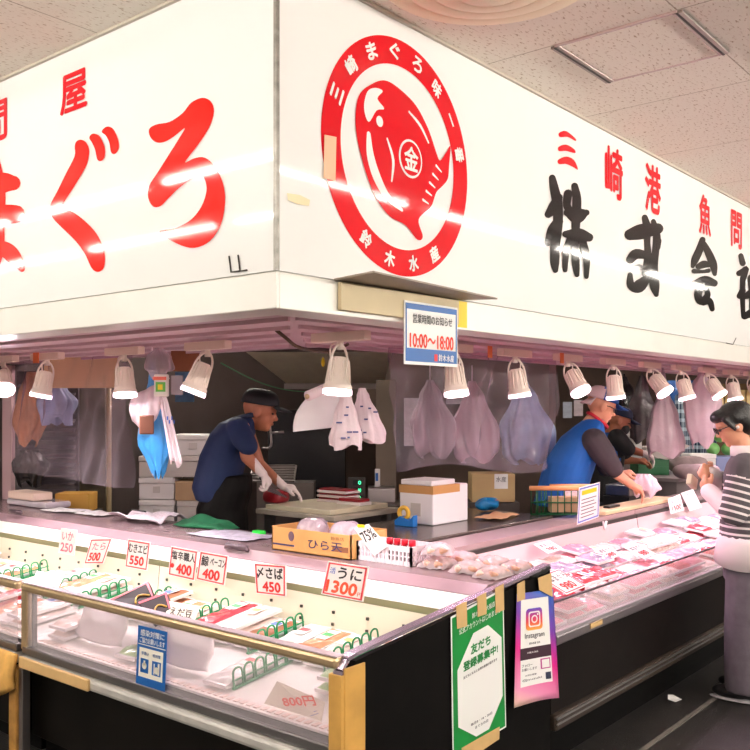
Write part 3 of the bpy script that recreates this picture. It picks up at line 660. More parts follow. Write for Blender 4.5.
# --- blue bag cluster left of the worker
p = at(152, 362, T=5.0); r = root('hanging_bag', 'blue plastic bag hung below the soffit under a pale pink towel', 'bag', p)
m = MB(); bagmesh(m, (0, 0, 0), .20, .10, .62, [(0, .12), (.12, .22), (.45, .75), (.72, .95), (.9, .55), (1, .2)], 5, .10, VR, .06, 3); m.build('bag_body', BBAG, r)
m = MB(); m.tube([(0, 0, .0), (0, 0, .12)], .006, 8); m.build('bag_loop', WBAG, r)
p = at(156, 372, T=4.90); r = root('hanging_towel', 'pale pink towel slung over the blue bag with a strip hanging down', 'towel', p)
def tw(u, v):
    x = -.13 + .2 * u; z = -.05 - .17 * math.sin(PI * (u * .8 + .1)) * v - .12 * (1 - u) * v * .7 + .10 * u - .13
    return VR * x + VF * (-.05 * math.sin(PI * v) + .012 * math.sin(22 * u)) + V((0, 0, z + .05))
m = MB(); m.grid(tw, 26, 8); m.build('towel_flap', WBAG, r, solid=.006)
m = MB(); m.grid(lambda u, v: VR * (-.005 + .06 * u * (.5 + v * .55) + .09 * v) + VF * (-.03 + .010 * math.sin(14 * u + 3 * v)) + V((0, 0, -.50 * v + .02 * math.sin(7 * u))), 12, 14); m.build('towel_strip', WBAG, r, solid=.005)
m = MB()
for i in range(4): fbox(m, VR * (.07 + .012 * i) + VF * -.05 + V((0, 0, -.26 - .02 * (i % 2))), .006, .004, .02)
m.build('blue_print', PBLUE, r)
p = at(139, 418, T=4.70); m = MB(); fbox(m, p - V((0, 0, .085)), .075, .02, .10); one(m, 'leather_pouch', mat('brown pouch', (112, 66, 50), .5), 'brown pouch clipped to the blue bag below the towel', 'pouch', p, bev=.006)
p = at(159, 352, T=4.74); r = root('accessory_bag', 'clear bag holding a packet with a green and yellow label above the towel', 'bag', p)
m = MB(); bagmesh(m, (0, 0, .02), .14, .08, .15, [(0, .3), (.3, .9), (.7, 1.), (1, .3)], 7, .14, VR, 0, 77); m.build('clear_bag', CBAG, r)
m = MB(); fbox(m, VR * -.01 + VF * -.07 + V((0, 0, -.235)), .075, .02, .115); m.build('packet', mat('packet', (226, 214, 206), .3), r, bev=.006)
m = MB(); fbox(m, VR * .0 + VF * -.073 + V((0, 0, -.21)), .05, .004, .05); m.build('green_label', mat('label green', (90, 176, 60), .4), r)
m = MB(); fbox(m, VR * .012 + VF * -.075 + V((0, 0, -.2)), .024, .004, .028); m.build('yellow_label', YEL, r)
m = MB(); fbox(m, VR * -.015 + VF * -.073 + V((0, 0, -.15)), .07, .004, .018); m.build('red_label', mat('label red', (226, 92, 66), .4), r)
m = MB(); fbox(m, VR * .075 + VF * -.05 + V((0, 0, -.225)), .06, .015, .10); m.build('clear_packet', CBAG, r)
for px0, px1, y0, y1, T, mt, nm, lb, ct in ((171, 200, 346, 371, 5.3, mat('brown card', (150, 92, 58), .6, var=.1), 'hanging_card', 'brown paper card hung from the soffit by the tilted lamp', 'card'), (175, 194, 372, 402, 6.4, mat('blue poster', (70, 112, 150), .5, var=.3, vscale=25), 'hanging_poster', 'small blue poster below the brown card', 'poster')):
    a, w_, d_, h_ = stackbox(px0, px1, y0, y1, T, .008); m = MB(); fbox(m, a, w_, d_, h_); one(m, nm, mt, lb, ct, a)
# --- white roll bag and printed bags
p = at(330, 376, T=4.55); r = root('paper_roll', 'white paper roll with its loose sheet hanging beside the corner lamp', 'paper roll', p)
m = MB(); a, b = at(308, 396, T=4.50), at(343, 381, T=4.72); m.tube([a - p, b - p], .026, 16); m.build('roll', WBAG, r)
m = MB(); a, b = at(307.5, 396.3, T=4.494), at(306.6, 396.7, T=4.488); m.tube([a - p, b - p], .013, 12); m.build('roll_core', CARD2, r)
q = [at(309, 395, T=4.56), at(343, 382, T=4.75), at(338, 427, T=4.72), at(293, 432, T=4.5)]
def sh(u, v):
    a = q[0] + (q[1] - q[0]) * u; b = q[3] + (q[2] - q[3]) * u; return a + (b - a) * v - p + VF * (.05 * math.sin(PI * v) * (1 - .4 * u) + .006 * math.sin(8 * u)) + VR * (-.03 * math.sin(PI * v)) * (1 - u)
m = MB(); m.grid(sh, 14, 12); m.build('loose_sheet', mat('sheet', (232, 228, 230), .5), r, solid=.002)
for px, py, T, w_, h_, sk, sd, lb in ((346, 386, 4.55, .16, .31, 0., 5, 'white bag with blue print hanging just below the corner lamp'), (362, 388, 4.75, .19, .28, .10, 8, 'second white printed bag, its corner flared towards the clear sheet')):
    p = at(px, py, T=T); r = root('hanging_bag', lb, 'bag', p)
    m = MB(); bagmesh(m, (0, 0, 0), w_, .07, h_, [(0, .18), (.15, .35), (.5, .72), (.85, 1.), (1, .95)], 5, .10, VR, sk, sd, 0, .015); m.build('bag_body', WBAG, r)
    m = MB(); rnd = random.Random(sd)
    for i in range(7): fbox(m, VR * (rnd.uniform(-.05, .04) + sk * .2) + VF * -.052 + V((0, 0, -h_ * rnd.uniform(.35, .9))), rnd.uniform(.01, .03), .008, .008)
    m.build('blue_print', mat('bag print', (78, 84, 140), .5), r)
# --- vinyl sheets
def vinyl(px0, px1, plane, ytop, ybot, name, lb, sag, T=None):
    a, b = (at(px0, ytop, X=plane), at(px1, ytop, X=plane)) if T == 'x' else (at(px0, ytop, Y=plane), at(px1, ytop, Y=plane))
    zb = (at(px0, ybot, X=plane) if T == 'x' else at(px0, ybot, Y=plane)).z; zt = SB - .01
    d = (b - a); d.z = 0; n = V((-d.y, d.x, 0)).normalized()
    def fn(u, v):
        f = .018 * math.sin(23 * u + 2.5 * v) + .03 * math.sin(9 * u + 1 + 3 * v * u) + .010 * math.sin(51 * u + 9 * v) + .010 * math.sin(31 * u - 14 * v + 1) * math.sin(5 * v + 9 * u) + .006 * math.sin(70 * u + 22 * v)
        return V((a.x, a.y, 0)) + d * (u - .05 * v * sag * (u - .5)) + n * f * (1.2 - .5 * v) + V((0, 0, zt + (zb - zt) * v + .03 * v * math.sin(5 * u + .5) * abs(sag)))
    m = MB(); m.grid(fn, 90, 20); return one(m, name, VINYL, lb, 'vinyl curtain', (a.x, a.y, zb))
vinyl(6, 136, 3.12, 345, 474, 'vinyl_curtain', 'clear vinyl sheet hung behind the far front lamps', .6, 'x')
vinyl(394, 553, 2.86, 348, 478, 'vinyl_curtain', 'large clear wrinkled vinyl sheet hung behind the notice, above the foam box', 1.6)
# --- behind the first vinyl sheet
def standbox(px0, px1, y0, y1, T, d, name, mt, lb, ct, floor=True, **k):
    a, w_, d_, h_ = stackbox(px0, px1, y0, y1, T, d); m = MB(); fbox(m, a, w_, d_, h_); return one(m, name, mt, lb, ct, a, **k)
m = MB(); fbox(m, V((*at(-6, 400, T=6.9).xy, 0)), .13, .13, 1.9); o = m.build('trim_6', mat('pink post', (226, 186, 192), .5)); struct(o)
r = root('louver_door', 'dark louvered shutter door behind the hanging vinyl sheet', 'shutter', V((*at(14, 400, T=6.75).xy, 0)))
w_ = (at(76, 400, T=6.75) - at(14, 400, T=6.75)).dot(VR)
m = MB(); fbox(m, VF * .05, w_, .03, 1.85); m.build('door_leaf', mat('shutter', (74, 66, 70), .5), r)
for i in range(22): m = MB(); m.box(VR * w_ / 2 + VF * .03 + V((0, 0, .35 + i * .066)), (w_ * .92, .05, .012), 0, ROT @ Matrix.Rotation(.5, 3, 'X')); m.build('slat', mat('shutter slat', (92, 84, 90), .45), r)
standbox(78, 105, 372, 620, 7.2, .1, 'door_panel', mat('olive door', (98, 88, 70), .5, var=.1), 'olive brown door panel beside the louvered shutter', 'panel')
p = V((*at(109, 400, T=6.6).xy, 0)); m = MB(); m.tube([(p.x, p.y, 0), (p.x, p.y, 1.88)], .018, 12); one(m, 'vertical_pipe', mat('pipe', (160, 142, 106), .4), 'thin beige vertical pipe between the vinyl sheet and blue bag', 'pipe', p)
a, w_, d_, h_ = stackbox(44, 118, 357, 388, 6.0, .02); m = MB(); fbox(m, a, w_, d_, h_); one(m, 'hanging_board', mat('cream board', (246, 224, 160), .5), 'cream board hung under the soffit behind the vinyl sheet', 'board', a)
p = at(32, 372, T=6.6); m = MB(); bagmesh(m, p, .24, .14, .52, [(0, .3), (.3, .7), (.7, 1), (1, .5)], 6, .14, VR, -.05, 21); one(m, 'paper_bag_bunch', mat('orange paper', (206, 142, 98), .6, var=.2, vscale=14, bump=.4, bscale=20), 'orange brown paper bag bunch hung behind the vinyl sheet', 'paper bag', p)
p = at(30, 450, T=6.6); m = MB(); bagmesh(m, p, .24, .14, .25, [(0, .5), (.4, 1), (1, .6)], 6, .16, VR, .0, 22); one(m, 'hanging_bag', KBAG, 'black plastic bag below the orange brown paper bag', 'bag', p)
p = at(55, 388, T=6.45); m = MB(); bagmesh(m, p, .26, .14, .24, [(0, .6), (.4, 1), (1, .7)], 5, .2, VR, .05, 23); one(m, 'hanging_bag', mat('pale blue bag', (168, 186, 222), .35, var=.3, vscale=9, bump=.5, bscale=20), 'crumpled pale blue bag behind the vinyl sheet', 'bag', p)
# --- boxes behind the worker in navy
T = 7.0
a = at(138, 522, T=T); m = MB(); fbox(m, V((a.x, a.y, 0)), .6, .4, a.z - .003); one(m, 'box_stand', mat('stand', (92, 82, 66), .5), 'low stand carrying the foam boxes behind the navy-clad worker', 'stand', (a.x, a.y, 0))
zb = a.z
def foam_box(px0, px1, z0, h, name, mt, lb, T=7.0, lid=True, ct='foam box', d=.3):
    a = at(px0, 500, T=T); b = at(px1, 500, T=T); w = (b - a).dot(VR); r = root(name, lb, ct, (a.x, a.y, z0))
    m = MB(); fbox(m, (0, 0, 0), w, d, h * (.72 if lid else 1)); m.build('box_body', mt, r, bev=.006)
    if lid:
        m = MB(); fbox(m, VR * -.004 + VF * -.004 + V((0, 0, h * .73)), w + .008, d + .008, h * .26); m.build('lid', mt, r, bev=.008)
        m = MB(); fbox(m, VR * w * .4 + VF * -.006 + V((0, 0, h * .3)), w * .2, .004, h * .3); m.build('grip', mat('foam grip', (206, 200, 196), .6), r, bev=.002)
    return z0 + h
H1 = .172
z1 = foam_box(139, 174, zb, H1, 'foam_box', FOAM, 'white foam box at the bottom of the stack behind the worker')
foam_box(177, 206, zb, H1 * .95, 'foam_box', FOAMG, 'grey foam box on the stand right behind the worker, under a carton')
z2 = foam_box(139, 174, z1 + .002, H1, 'foam_box', FOAM, 'white foam box in the middle of the stack beside the small carton')
foam_box(175, 204, zb + H1 * .95 + .002, .15, 'small_carton', CARD2, 'plain pale carton between foam box and worker', lid=False, ct='carton')
z3 = foam_box(139, 204, z2 + .002, .165, 'foam_box', FOAMG, 'wide grey foam box on top of the stacked boxes and carton')
foam_box(172, 214, z3 + .002, .165, 'foam_box', FOAM, 'white foam fish box topmost, directly behind the worker')
# hood, dark oven, column, pipes behind
r = root('kitchen_hood', 'sloping olive extractor hood over the dark cooking corner', 'hood', at(320, 383, T=8.0))
o = V(r.location); m = MB(); q = [at(x, y, T=t) - o for x, y, t in ((246, 352, 7.6), (392, 352, 7.6), (384, 383, 8.1), (286, 383, 8.1))]; m.add(q + [p + VF * .5 for p in q], [(0, 1, 2, 3), (4, 5, 6, 7), (0, 1, 5, 4), (2, 3, 7, 6), (0, 4, 7, 3), (1, 2, 6, 5)]); m.build('hood_face', mat('hood olive', (236, 226, 200), .5, var=.08), r)
m = MB(); fbox(m, at(284, 389, T=8.08) - o, .9, .02, .05); m.build('hood_rim', STEEL, r)
standbox(268, 345, 410, 640, 8.3, .3, 'dark_cabinet', mat('cabinet black', (22, 20, 22), .25), 'tall black cabinet front below the olive hood', 'cabinet')
standbox(376, 396, 380, 640, 7.4, .15, 'service_column', mat('column', (112, 98, 84), .6, var=.1), 'grey brown column beside the clear sheet, behind the scale', 'column')
p = at(270, 450, T=7.2); r = root('wall_mount_tap', 'thin steel tap pipes on the wall in front of the worker', 'tap', p)
m = MB(); m.tube([at(x, y, T=7.2) - p for x, y in cr([(269, 395), (270, 425), (271, 446), (262, 448)], 4, False)], .009, 8); m.build('pipe', STEEL, r)
m = MB(); m.tube([at(x, y, T=7.2) - p for x, y in ((270, 433), (284, 432))], .009, 8); m.build('spout', STEEL, r)
m = MB(); a, b = at(221, 363, T=5.6), at(312, 392, T=6.6); m.tube([a + (b - a) * i / 12 - V((0, 0, .05 * math.sin(PI * i / 12))) for i in range(13)], .004, 6); one(m, 'hanging_twine', mat('cord green', (70, 140, 96), .5), 'green cord stretched above the head of the worker in navy', 'cord', a)
m = MB(); m.tube([at(x, y, T=t) for x, y, t in cr([(276, 330, 3.9), (286, 338, 3.9), (296, 346, 3.95), (310, 350, 4.05), (330, 352, 4.2), (348, 344, 4.3)], 5, False)], .008, 8); one(m, 'loose_cord', mat('cable', (84, 66, 46), .5), 'loose brown cable drooping under the soffit near the sign corner', 'cable', at(300, 348, T=4.))
m = MB(); a = at(323, 362, T=5.5); m.ball(a, (.012, .012, .03)); one(m, 'pull_cord_knob', YEL, 'small yellow pull knob hanging by the corner lamp', 'knob', a)
# --- on the cutting table
ZT = .926
a = at(254, 521, Z=ZT); 
r = root('cutting_board', 'long pale cutting board under the tuna block', 'cutting board', (4.35, 3.86, ZT))
m = MB(); m.bb((-.34, -.18, 0), (.22, .38, .03)); m.build('board', mat('board', (214, 204, 178), .4, var=.08), r, bev=.004)
TUNA = mat('tuna red', (150, 28, 40), .3, var=.25, vscale=18)
def tb(mb, c, s, seed=0):
    rnd = random.Random(seed); c = V(c)
    mb.grid(lambda u, v: c + V((s[0] * math.copysign(abs(math.cos(2 * PI * u)) ** .6, math.cos(2 * PI * u)) * math.sin(PI * (v * .9 + .1)) ** .5 * .5, s[1] * math.copysign(abs(math.sin(2 * PI * u)) ** .6, math.sin(2 * PI * u)) * math.sin(PI * (v * .9 + .1)) ** .5 * .5, s[2] * (1 - math.cos(PI * v)) / 2)), 20, 10, 0, True, True); return mb
c = at(276, 502, Z=.96); m = MB(); tb(m, (c.x, c.y, .957), (.14, .17, .085)); one(m, 'tuna_block', TUNA, 'dark red tuna block under the knife of the worker in navy', 'fish', c)
PINKP = mat('film tray', (232, 222, 222), .3)
for i, (px, z) in enumerate(((331, .957), (333, .987), (334, 1.017))):
    p = at(px, 500 - i * 6, Z=z); p = V((4.42, 3.98, z)); r = root('tuna_pack', ('lowest', 'middle', 'topmost')[i] + ' red tuna pack of the small stack on the cutting table', 'tuna pack', p)
    m = MB(); m.box((0, 0, .008), (.14, .26, .016)); m.build('tray', PINKP, r, bev=.004)
    m = MB(); m.box((0, 0, .021), (.12, .24, .009)); m.build('tuna_slab', TUNA, r, bev=.003)
p = V((4.36, 3.79, .957)); r = root('tuna_pack', 'single dark red tuna pack lying at the table edge before the stack', 'tuna pack', p)
m = MB(); m.box((0, 0, .010), (.12, .2, .02)); m.build('tray', PINKP, r, bev=.004); m = MB(); m.box((0, 0, .03), (.1, .18, .02)); m.build('tuna_slab', TUNA, r, bev=.005)
# grey trays, scale
a = at(266, 482, T=6.6); r = root('ribbed_tray', 'grey ribbed steel tray on its side in front of the worker', 'tray', a)
m = MB(); m.box((.15, .08, .05), (.34, .22, .012), 0, ROT @ Matrix.Rotation(.5, 3, 'X')); m.build('tray_plate', STEEL, r)
for i in range(6): m = MB(); m.box(V((.15, .08, .06)) + ROT @ Matrix.Rotation(.5, 3, 'X') @ V((0, -.085 + i * .034, .005)), (.32, .008, .012), 0, ROT @ Matrix.Rotation(.5, 3, 'X')); m.build('rib', STEEL, r)
m = MB(); fbox(m, (a.x, a.y + .1, 0), .42, .25, a.z - .012); one(m, 'sink_unit', mat('sink', (120, 112, 106), .3, .6), 'grey steel sink unit carrying the ribbed tray', 'sink', (a.x, a.y + .1, 0))
SCD = mat('scale dark', (64, 58, 56), .35, .3)
p = at(348, 504, T=6.6); p.z = .873; r = root('digital_scale', 'dark digital scale with three green number rows', 'scale', V((p.x, p.y, .87)))
m = MB(); fbox(m, (0, 0, 0), .125, .1, .19); m.build('display_case', SCD, r, bev=.004)
LED = mat('led green', (60, 240, 150), .4, emit=2.)
for i in range(3):
    m = MB(); fbox(m, VR * .035 + VF * -.003 + V((0, 0, .025 + i * .056)), .07, .004, .042); m.build('screen', mat('screen', (14, 20, 16), .3), r)
    m = MB(); put_text(m, ('0', '80', '0')[i], VR * .075 + VF * -.006 + V((0, 0, .032 + i * .056)), VR * .02, V((0, 0, .026)), 0); m.build('digits', LED, r)
p = at(368, 504, T=6.65); r = root('weighing_machine', 'pale weighing machine with a post and flat pan', 'scale', V((p.x, p.y, .87)))
m = MB(); fbox(m, VF * .05, .20, .22, .10); m.build('machine_body', mat('pale grey', (186, 180, 176), .4), r, bev=.008)
m = MB(); fbox(m, V((0, 0, .10)) + VF * .06, .2, .2, .008); m.build('pan', STEEL, r, bev=.002)
m = MB(); fbox(m, VR * .05 + VF * .18 + V((0, 0, .10)), .04, .03, .14); m.build('post', mat('post pale', (206, 202, 200), .4), r, bev=.004)
m = MB(); fbox(m, VR * .055 + VF * .177 + V((0, 0, .15)), .02, .003, .06); m.build('blue_label', BLUE, r)
# table under scales
m = MB(); fbox(m, V((*at(335, 505, T=6.5).xy, 0)), .50, .42, .868); one(m, 'scale_counter', mat('scale counter', (88, 80, 76), .35, .5), 'dark counter under the two scales beyond the foam box', 'counter', V((*at(335, 505, T=6.5).xy, 0)))
# --- white foam box with stripe, tape dispenser, blue bag, carton
lo, hi = near_corner(433, 526, .871, 399.5, 468, 487)
r = root('foam_box', 'white foam box with tan stripe standing on the steel corner worktop', 'foam box', lo); D3 = hi - lo
m = MB(); m.bb((0, 0, 0), D3); m.build('box_body', mat('clean foam', (240, 236, 238), .5, bump=.1, bscale=150), r, bev=.008)
m = MB(); m.bb((-.002, -.002, D3.z * .80), (D3.x * .75, D3.y + .002, D3.z + .002)); m.build('tan_stripe', mat('stripe tan', (206, 152, 92), .5), r)
m = MB(); m.bb((.0, .01, D3.z + .003), (D3.x * .66, D3.y - .01, D3.z + .035)); m.build('lid', mat('clean foam', (0, 0, 0)), r, bev=.006)
m = MB(); m.bb((-.004, D3.y * .35, .05), (-.001, D3.y * .65, D3.z * .55)); m.build('grip', mat('foam grip', (0, 0, 0)), r)
p = at(415, 527, Z=.871); r = root('tape_dispenser', 'blue tape dispenser with yellow roll beside the foam box', 'tape dispenser', p)
m = MB(); m.prism([V((-.02, .0, 0)), V((-.02, .14, 0)), V((-.02, .14, .03)), V((-.02, .10, .06)), V((-.02, .03, .035)), V((-.02, .0, .07))], (.045, 0, 0)); m.build('dispenser_body', TBLUE, r, bev=.004)
m = MB(); m.tube([V((.002, .085 + .034 * math.cos(a * PI / 10), .075 + .034 * math.sin(a * PI / 10))) for a in range(20)], .014, 8, 0, False, True); m.build('tape_roll', mat('tape roll', (226, 178, 60), .4), r)
p = at(487, 511, Z=.871); r = root('blue_pouch', 'crumpled blue plastic pouch with an orange tag on the worktop', 'pouch', p)
m = MB(); m.grid(lambda u, v: V((.12 * math.cos(2 * PI * u) * math.sin(PI * v) ** .7, .06 * math.sin(2 * PI * u) * math.sin(PI * v) ** .7, 0.048 - .035 * math.cos(PI * v) + .010 * math.sin(6 * PI * u + 4 * v))), 24, 10, 0, True, True); m.build('pouch_body', mat('teal blue', (16, 118, 176), .3, bump=.3, bscale=30), r)
m = MB(); m.box((.06, -.03, .07), (.03, .02, .01)); m.build('orange_tag', ORANGE, r)
a, w_, d_, h_ = stackbox(472, 515, 474, 508, 6.7, .28); z_ = .858
r = root('tan_carton', 'tan carton with a handwritten white label behind the clear sheet', 'carton', (a.x, a.y, .873))
m = MB(); fbox(m, (0, 0, 0), w_, d_, at(472, 474, T=6.7).z - .873); m.build('carton_body', mat('tan carton', (190, 160, 112), .6), r, bev=.004)
m = MB(); fbox(m, VR * w_ * .52 + VF * -.003 + V((0, 0, .10)), .1, .002, .11); m.build('label', PAPER, r)
m = MB(); put_text(m, '水産', VR * (w_ * .52 + .012) + VF * -.005 + V((0, 0, .15)), VR * .075, V((0, 0, .04)), .0); m.build('handwriting', PBLACK, r)
m = MB(); fbox(m, V((a.x, a.y, 0)) + VF * -.02 - VR * .02, .37, .33, .87); one(m, 'side_table', mat('side table', (70, 60, 56), .4), 'dark table under the tan carton behind the corner worktop', 'table', (a.x, a.y, 0))
# ================================================================== PEOPLE
SKIN = mat('skin', (222, 156, 126), .5, var=.05, vscale=30)
SKIN2 = mat('skin tan', (178, 112, 82), .5, var=.05, vscale=30)
GLOVE = mat('glove', (228, 216, 212), .5)
HAIR = mat('hair', (18, 15, 17), .35, bump=.3, bscale=90)
NAVY = mat('navy jacket', (15, 40, 84), .7, var=.15, vscale=9, bump=.15, bscale=40)
APRON = mat('apron', (13, 10, 10), .6, var=.2, vscale=8, spec=.15)
CAPB = mat('cap black', (22, 22, 28), .7)
VEST = mat('vest blue', (12, 92, 178), .65, var=.1, vscale=8, bump=.15, bscale=30)
SLEEVE = mat('sleeve', (62, 50, 56), .8, var=.12, vscale=12)
CAPBLUE = mat('cap blue', (18, 70, 140), .7)
CAPMESH = mat('cap mesh', (206, 178, 182), .8)
COLLAR = mat('red collar', (206, 28, 52), .6)
BLACKT = mat('black shirt', (20, 18, 20), .8)
JEANS = mat('jeans grey', (112, 102, 112), .85, var=.18, vscale=16, bump=.15, bscale=60)
SHIRTW = mat('shirt white', (236, 222, 224), .7)
LENS = mat('frame dark', (30, 26, 28), .3)
def capsule(mb, a, b, ra, rb, n=14):
    a, b = V(a), V(b); P, R = [], []
    d = b - a; L = d.length or 1e-6; d = d / L
    for i in range(4): t = (i + .5) / 4 * PI / 2; P.append(a - d * ra * math.cos(t)); R.append(ra * math.sin(t))
    P += [a, a + d * L * .5]; R += [ra, (ra + rb) / 2]
    for i in range(4): t = PI / 2 - (i + .0) / 4 * PI / 2; P.append(b + d * rb * math.cos(t)); R.append(max(rb * math.sin(t), .001))
    mb.tube(P, R, n); return mb
def ring(c, f, s, rf, rs, up=None, n=20, pw=1.):
    """ellipse ring round c: rf along f (front), rs along s (side)"""
    return [V(c) + V(f) * rf * math.copysign(abs(math.cos(2 * PI * k / n)) ** pw, math.cos(2 * PI * k / n)) + V(s) * rs * math.copysign(abs(math.sin(2 * PI * k / n)) ** pw, math.sin(2 * PI * k / n)) for k in range(n)]
def weld(mb, name, mats, parent, vox=.007, smooth=2, zone=None):
    """join overlapping volumes into one continuous surface"""
    me = bpy.data.meshes.new(name); me.from_pydata([tuple(p) for p in mb.v], [], mb.f)
    bm = bmesh.new(); bm.from_mesh(me); bmesh.ops.recalc_face_normals(bm, faces=bm.faces); bm.to_mesh(me); bm.free()
    t = bpy.data.objects.new('t', me); COL.objects.link(t)
    md = t.modifiers.new('r', 'REMESH'); md.mode = 'VOXEL'; md.voxel_size = vox; md.use_smooth_shade = True
    if smooth: ms = t.modifiers.new('s', 'SMOOTH'); ms.iterations = smooth; ms.factor = .5
    dg = bpy.context.evaluated_depsgraph_get(); dg.update()
    m2 = bpy.data.meshes.new_from_object(t.evaluated_get(dg)); bpy.data.objects.remove(t); bpy.data.meshes.remove(me)
    m2.name = name; m2.materials.clear()
    for m in (mats if isinstance(mats, (list, tuple)) else [mats]): m2.materials.append(m)
    for p in m2.polygons:
        p.use_smooth = True
        if zone: p.material_index = zone(p.center)
    o = bpy.data.objects.new(name, m2); COL.objects.link(o); o.parent = parent; return o
def head(mb, c, f, up, h=.225):
    """skull, jaw, nose, ears, lips and brow; c = middle of the head, f = where it looks"""
    f, up = V(f).normalized(), V(up).normalized(); s = f.cross(up).normalized(); up = s.cross(f)
    M = Matrix((f, s, up)).transposed(); k = h / .225
    mb.ball(V(c) + up * .022 * k - f * .012 * k, (.098 * k, .076 * k, .092 * k), 22, 14, M)
    mb.ball(V(c) + f * .020 * k - up * .035 * k, (.066 * k, .060 * k, .078 * k), 20, 12, M)
    mb.ball(V(c) + f * .050 * k - up * .085 * k, (.030 * k, .034 * k, .024 * k), 14, 8, M)
    mb.ball(V(c) + f * .092 * k - up * .022 * k, (.018 * k, .014 * k, .014 * k), 12, 8, M); capsule(mb, V(c) + f * .078 * k + up * .012 * k, V(c) + f * .094 * k - up * .02 * k, .008 * k, .011 * k, 10)
    mb.ball(V(c) + f * .080 * k - up * .056 * k, (.012 * k, .024 * k, .009 * k), 12, 8, M)
    mb.ball(V(c) + f * .072 * k + up * .022 * k, (.016 * k, .052 * k, .010 * k), 12, 8, M)
    for e in (-1, 1): mb.ball(V(c) + s * e * .074 * k - f * .012 * k - up * .012 * k, (.022 * k, .010 * k, .034 * k), 12, 8, M)
    return M
def eyes(parent, c, f, up, k=1.):
    f, up = V(f).normalized(), V(up).normalized(); s = f.cross(up).normalized(); m = MB()
    for e in (-1, 1): m.ball(V(c) + f * .078 * k + s * e * .032 * k + up * .004, (.009, .014, .007), 12, 8, Matrix((f, s, up)).transposed())
    m.build('eyes', mat('eye dark', (36, 26, 24), .3), parent)
def hand(mb, w, d, nrm, side, r=1., curl=.6):
    """palm and five bent fingers: w wrist, d pointing direction, nrm back of the hand, side towards the thumb"""
    w, d, nrm, side = V(w), V(d).normalized(), V(nrm).normalized(), V(side).normalized()
    capsule(mb, w, w + d * .05 * r, .024 * r, .032 * r, 12)
    for i, (o, L) in enumerate(((.030, .072), (.011, .082), (-.010, .076), (-.029, .060))):
        a = w + d * .072 * r + side * o * r; capsule(mb, w + d * .03 * r + side * o * .8 * r, a, .014 * r, .012 * r, 8); p = a; ang = .25
        for j, fr in enumerate((.45, .32, .23)):
            ang += curl * (1 + .15 * i); q = p + (d * math.cos(ang) - nrm * math.sin(ang)) * L * fr * r; capsule(mb, p, q, (.0105 - j * .001) * r, (.0095 - j * .001) * r, 8); p = q
    p = w + d * .018 * r + side * .022 * r; q = p + (d * .55 + side * .65 - nrm * .35).normalized() * .042 * r; t = q + (d * .85 + side * .1 - nrm * .45).normalized() * .034 * r
    capsule(mb, p, q, .014 * r, .012 * r, 8); capsule(mb, q, t, .0115 * r, .010 * r, 8)
def cap(parent, c, f, up, crown, brim, k=1., back=None, name='cap', zoneback=False):
    f, up = V(f).normalized(), V(up).normalized(); s = f.cross(up).normalized(); up = s.cross(f); M = Matrix((f, s, up)).transposed(); c = V(c)
    m = MB(); m.grid(lambda u, v: c + M @ V((.108 * k * math.cos(2 * PI * u) * math.cos(v * PI / 2) ** .55 - .012, .086 * k * math.sin(2 * PI * u) * math.cos(v * PI / 2) ** .55, .035 * k + .088 * k * math.sin(v * PI / 2))), 32, 10, 0, True, True)
    if zoneback:
        for i, fc in enumerate(m.f):
            g = sum((m.v[j] for j in fc), V((0, 0, 0))) / len(fc)
            if (g - c).dot(f) < -.04: m.mi[i] = 1
    o = m.build(name, [crown, back or crown], parent, solid=.004)
    bs = MB(); bs.grid(lambda u, v: c + M @ V((.088 * k + .085 * k * v * math.sin(PI * (.15 + .7 * u)) - .03 * (1 - math.sin(PI * (.1 + .8 * u))), .082 * k * math.cos(PI * u) * (1 - .12 * v), .042 * k - .022 * v - .012 * math.cos(PI * u) ** 2)), 18, 6)
    b = bs.build('brim', brim, o, solid=.005)
    return o
def L3(px, py, T, dT=0.): return at(px, py, T=T + dT)
# ---------------------------------------------------------------- worker in navy at the cutting table
T1 = 5.68
bx = at(215, 407, T=T1 + .05); r = root('person', 'person in navy jacket, black cap and dark apron slicing tuna with a knife', 'person', (bx.x, bx.y, 0)); o = V(r.location)
P = lambda px, py, d=0.: L3(px, py, T1, d) - o
F1, S1, UP = VR, VF, V((0, 0, 1))
hc = P(261, 411); hf = (VR - UP * .28).normalized(); hu = (UP + VR * .28).normalized()
m = MB(); head(m, hc, hf, hu, .245); capsule(m, P(247, 426), P(256, 415), .056, .052)
capsule(m, P(243, 428, -.17), P(247, 456, -.2), .045, .042); capsule(m, P(247, 457, -.2), P(263, 474, -.19), .040, .028)      # near arm
capsule(m, P(247, 430, .17), P(258, 462, .2), .045, .040); capsule(m, P(258, 463, .2), P(283, 486, .12), .038, .028)          # far arm
for sd in (-1, 1):
    capsule(m, P(221, 512, sd * .10), P(224, 590, sd * .10), .085, .060); capsule(m, P(224, 590, sd * .10), P(220, 650, sd * .10), .058, .042); capsule(m, P(218, 652, sd * .10), P(236, 653, sd * .10), .035, .03)
m.loft([ring(P(219, 512), F1, S1, .10, .15), ring(P(220, 490), F1, S1, .10, .15), ring(P(226, 455), F1, S1, .11, .16), ring(P(236, 432), F1, S1, .10, .17), ring(P(242, 422), F1, S1, .06, .10)])
hand(m, P(263, 475, -.19), VR * .5 - UP * .8, VR * .8 + UP * .5, -VF, .95, .75); hand(m, P(284, 487, .12), VR * .95 - UP * .25, UP, -VF, 1., .35)
gl = [(P(263, 475, -.19), .115), (P(284, 487, .12), .15)]
zf = lambda c: 1 if any((c - g).length < d and (c - g).dot(VR) > -.045 for g, d in gl) else 0
weld(m, 'body', [SKIN2, GLOVE], r, .006, 2, zf); eyes(r, hc, hf, hu)
m = MB()   # jacket
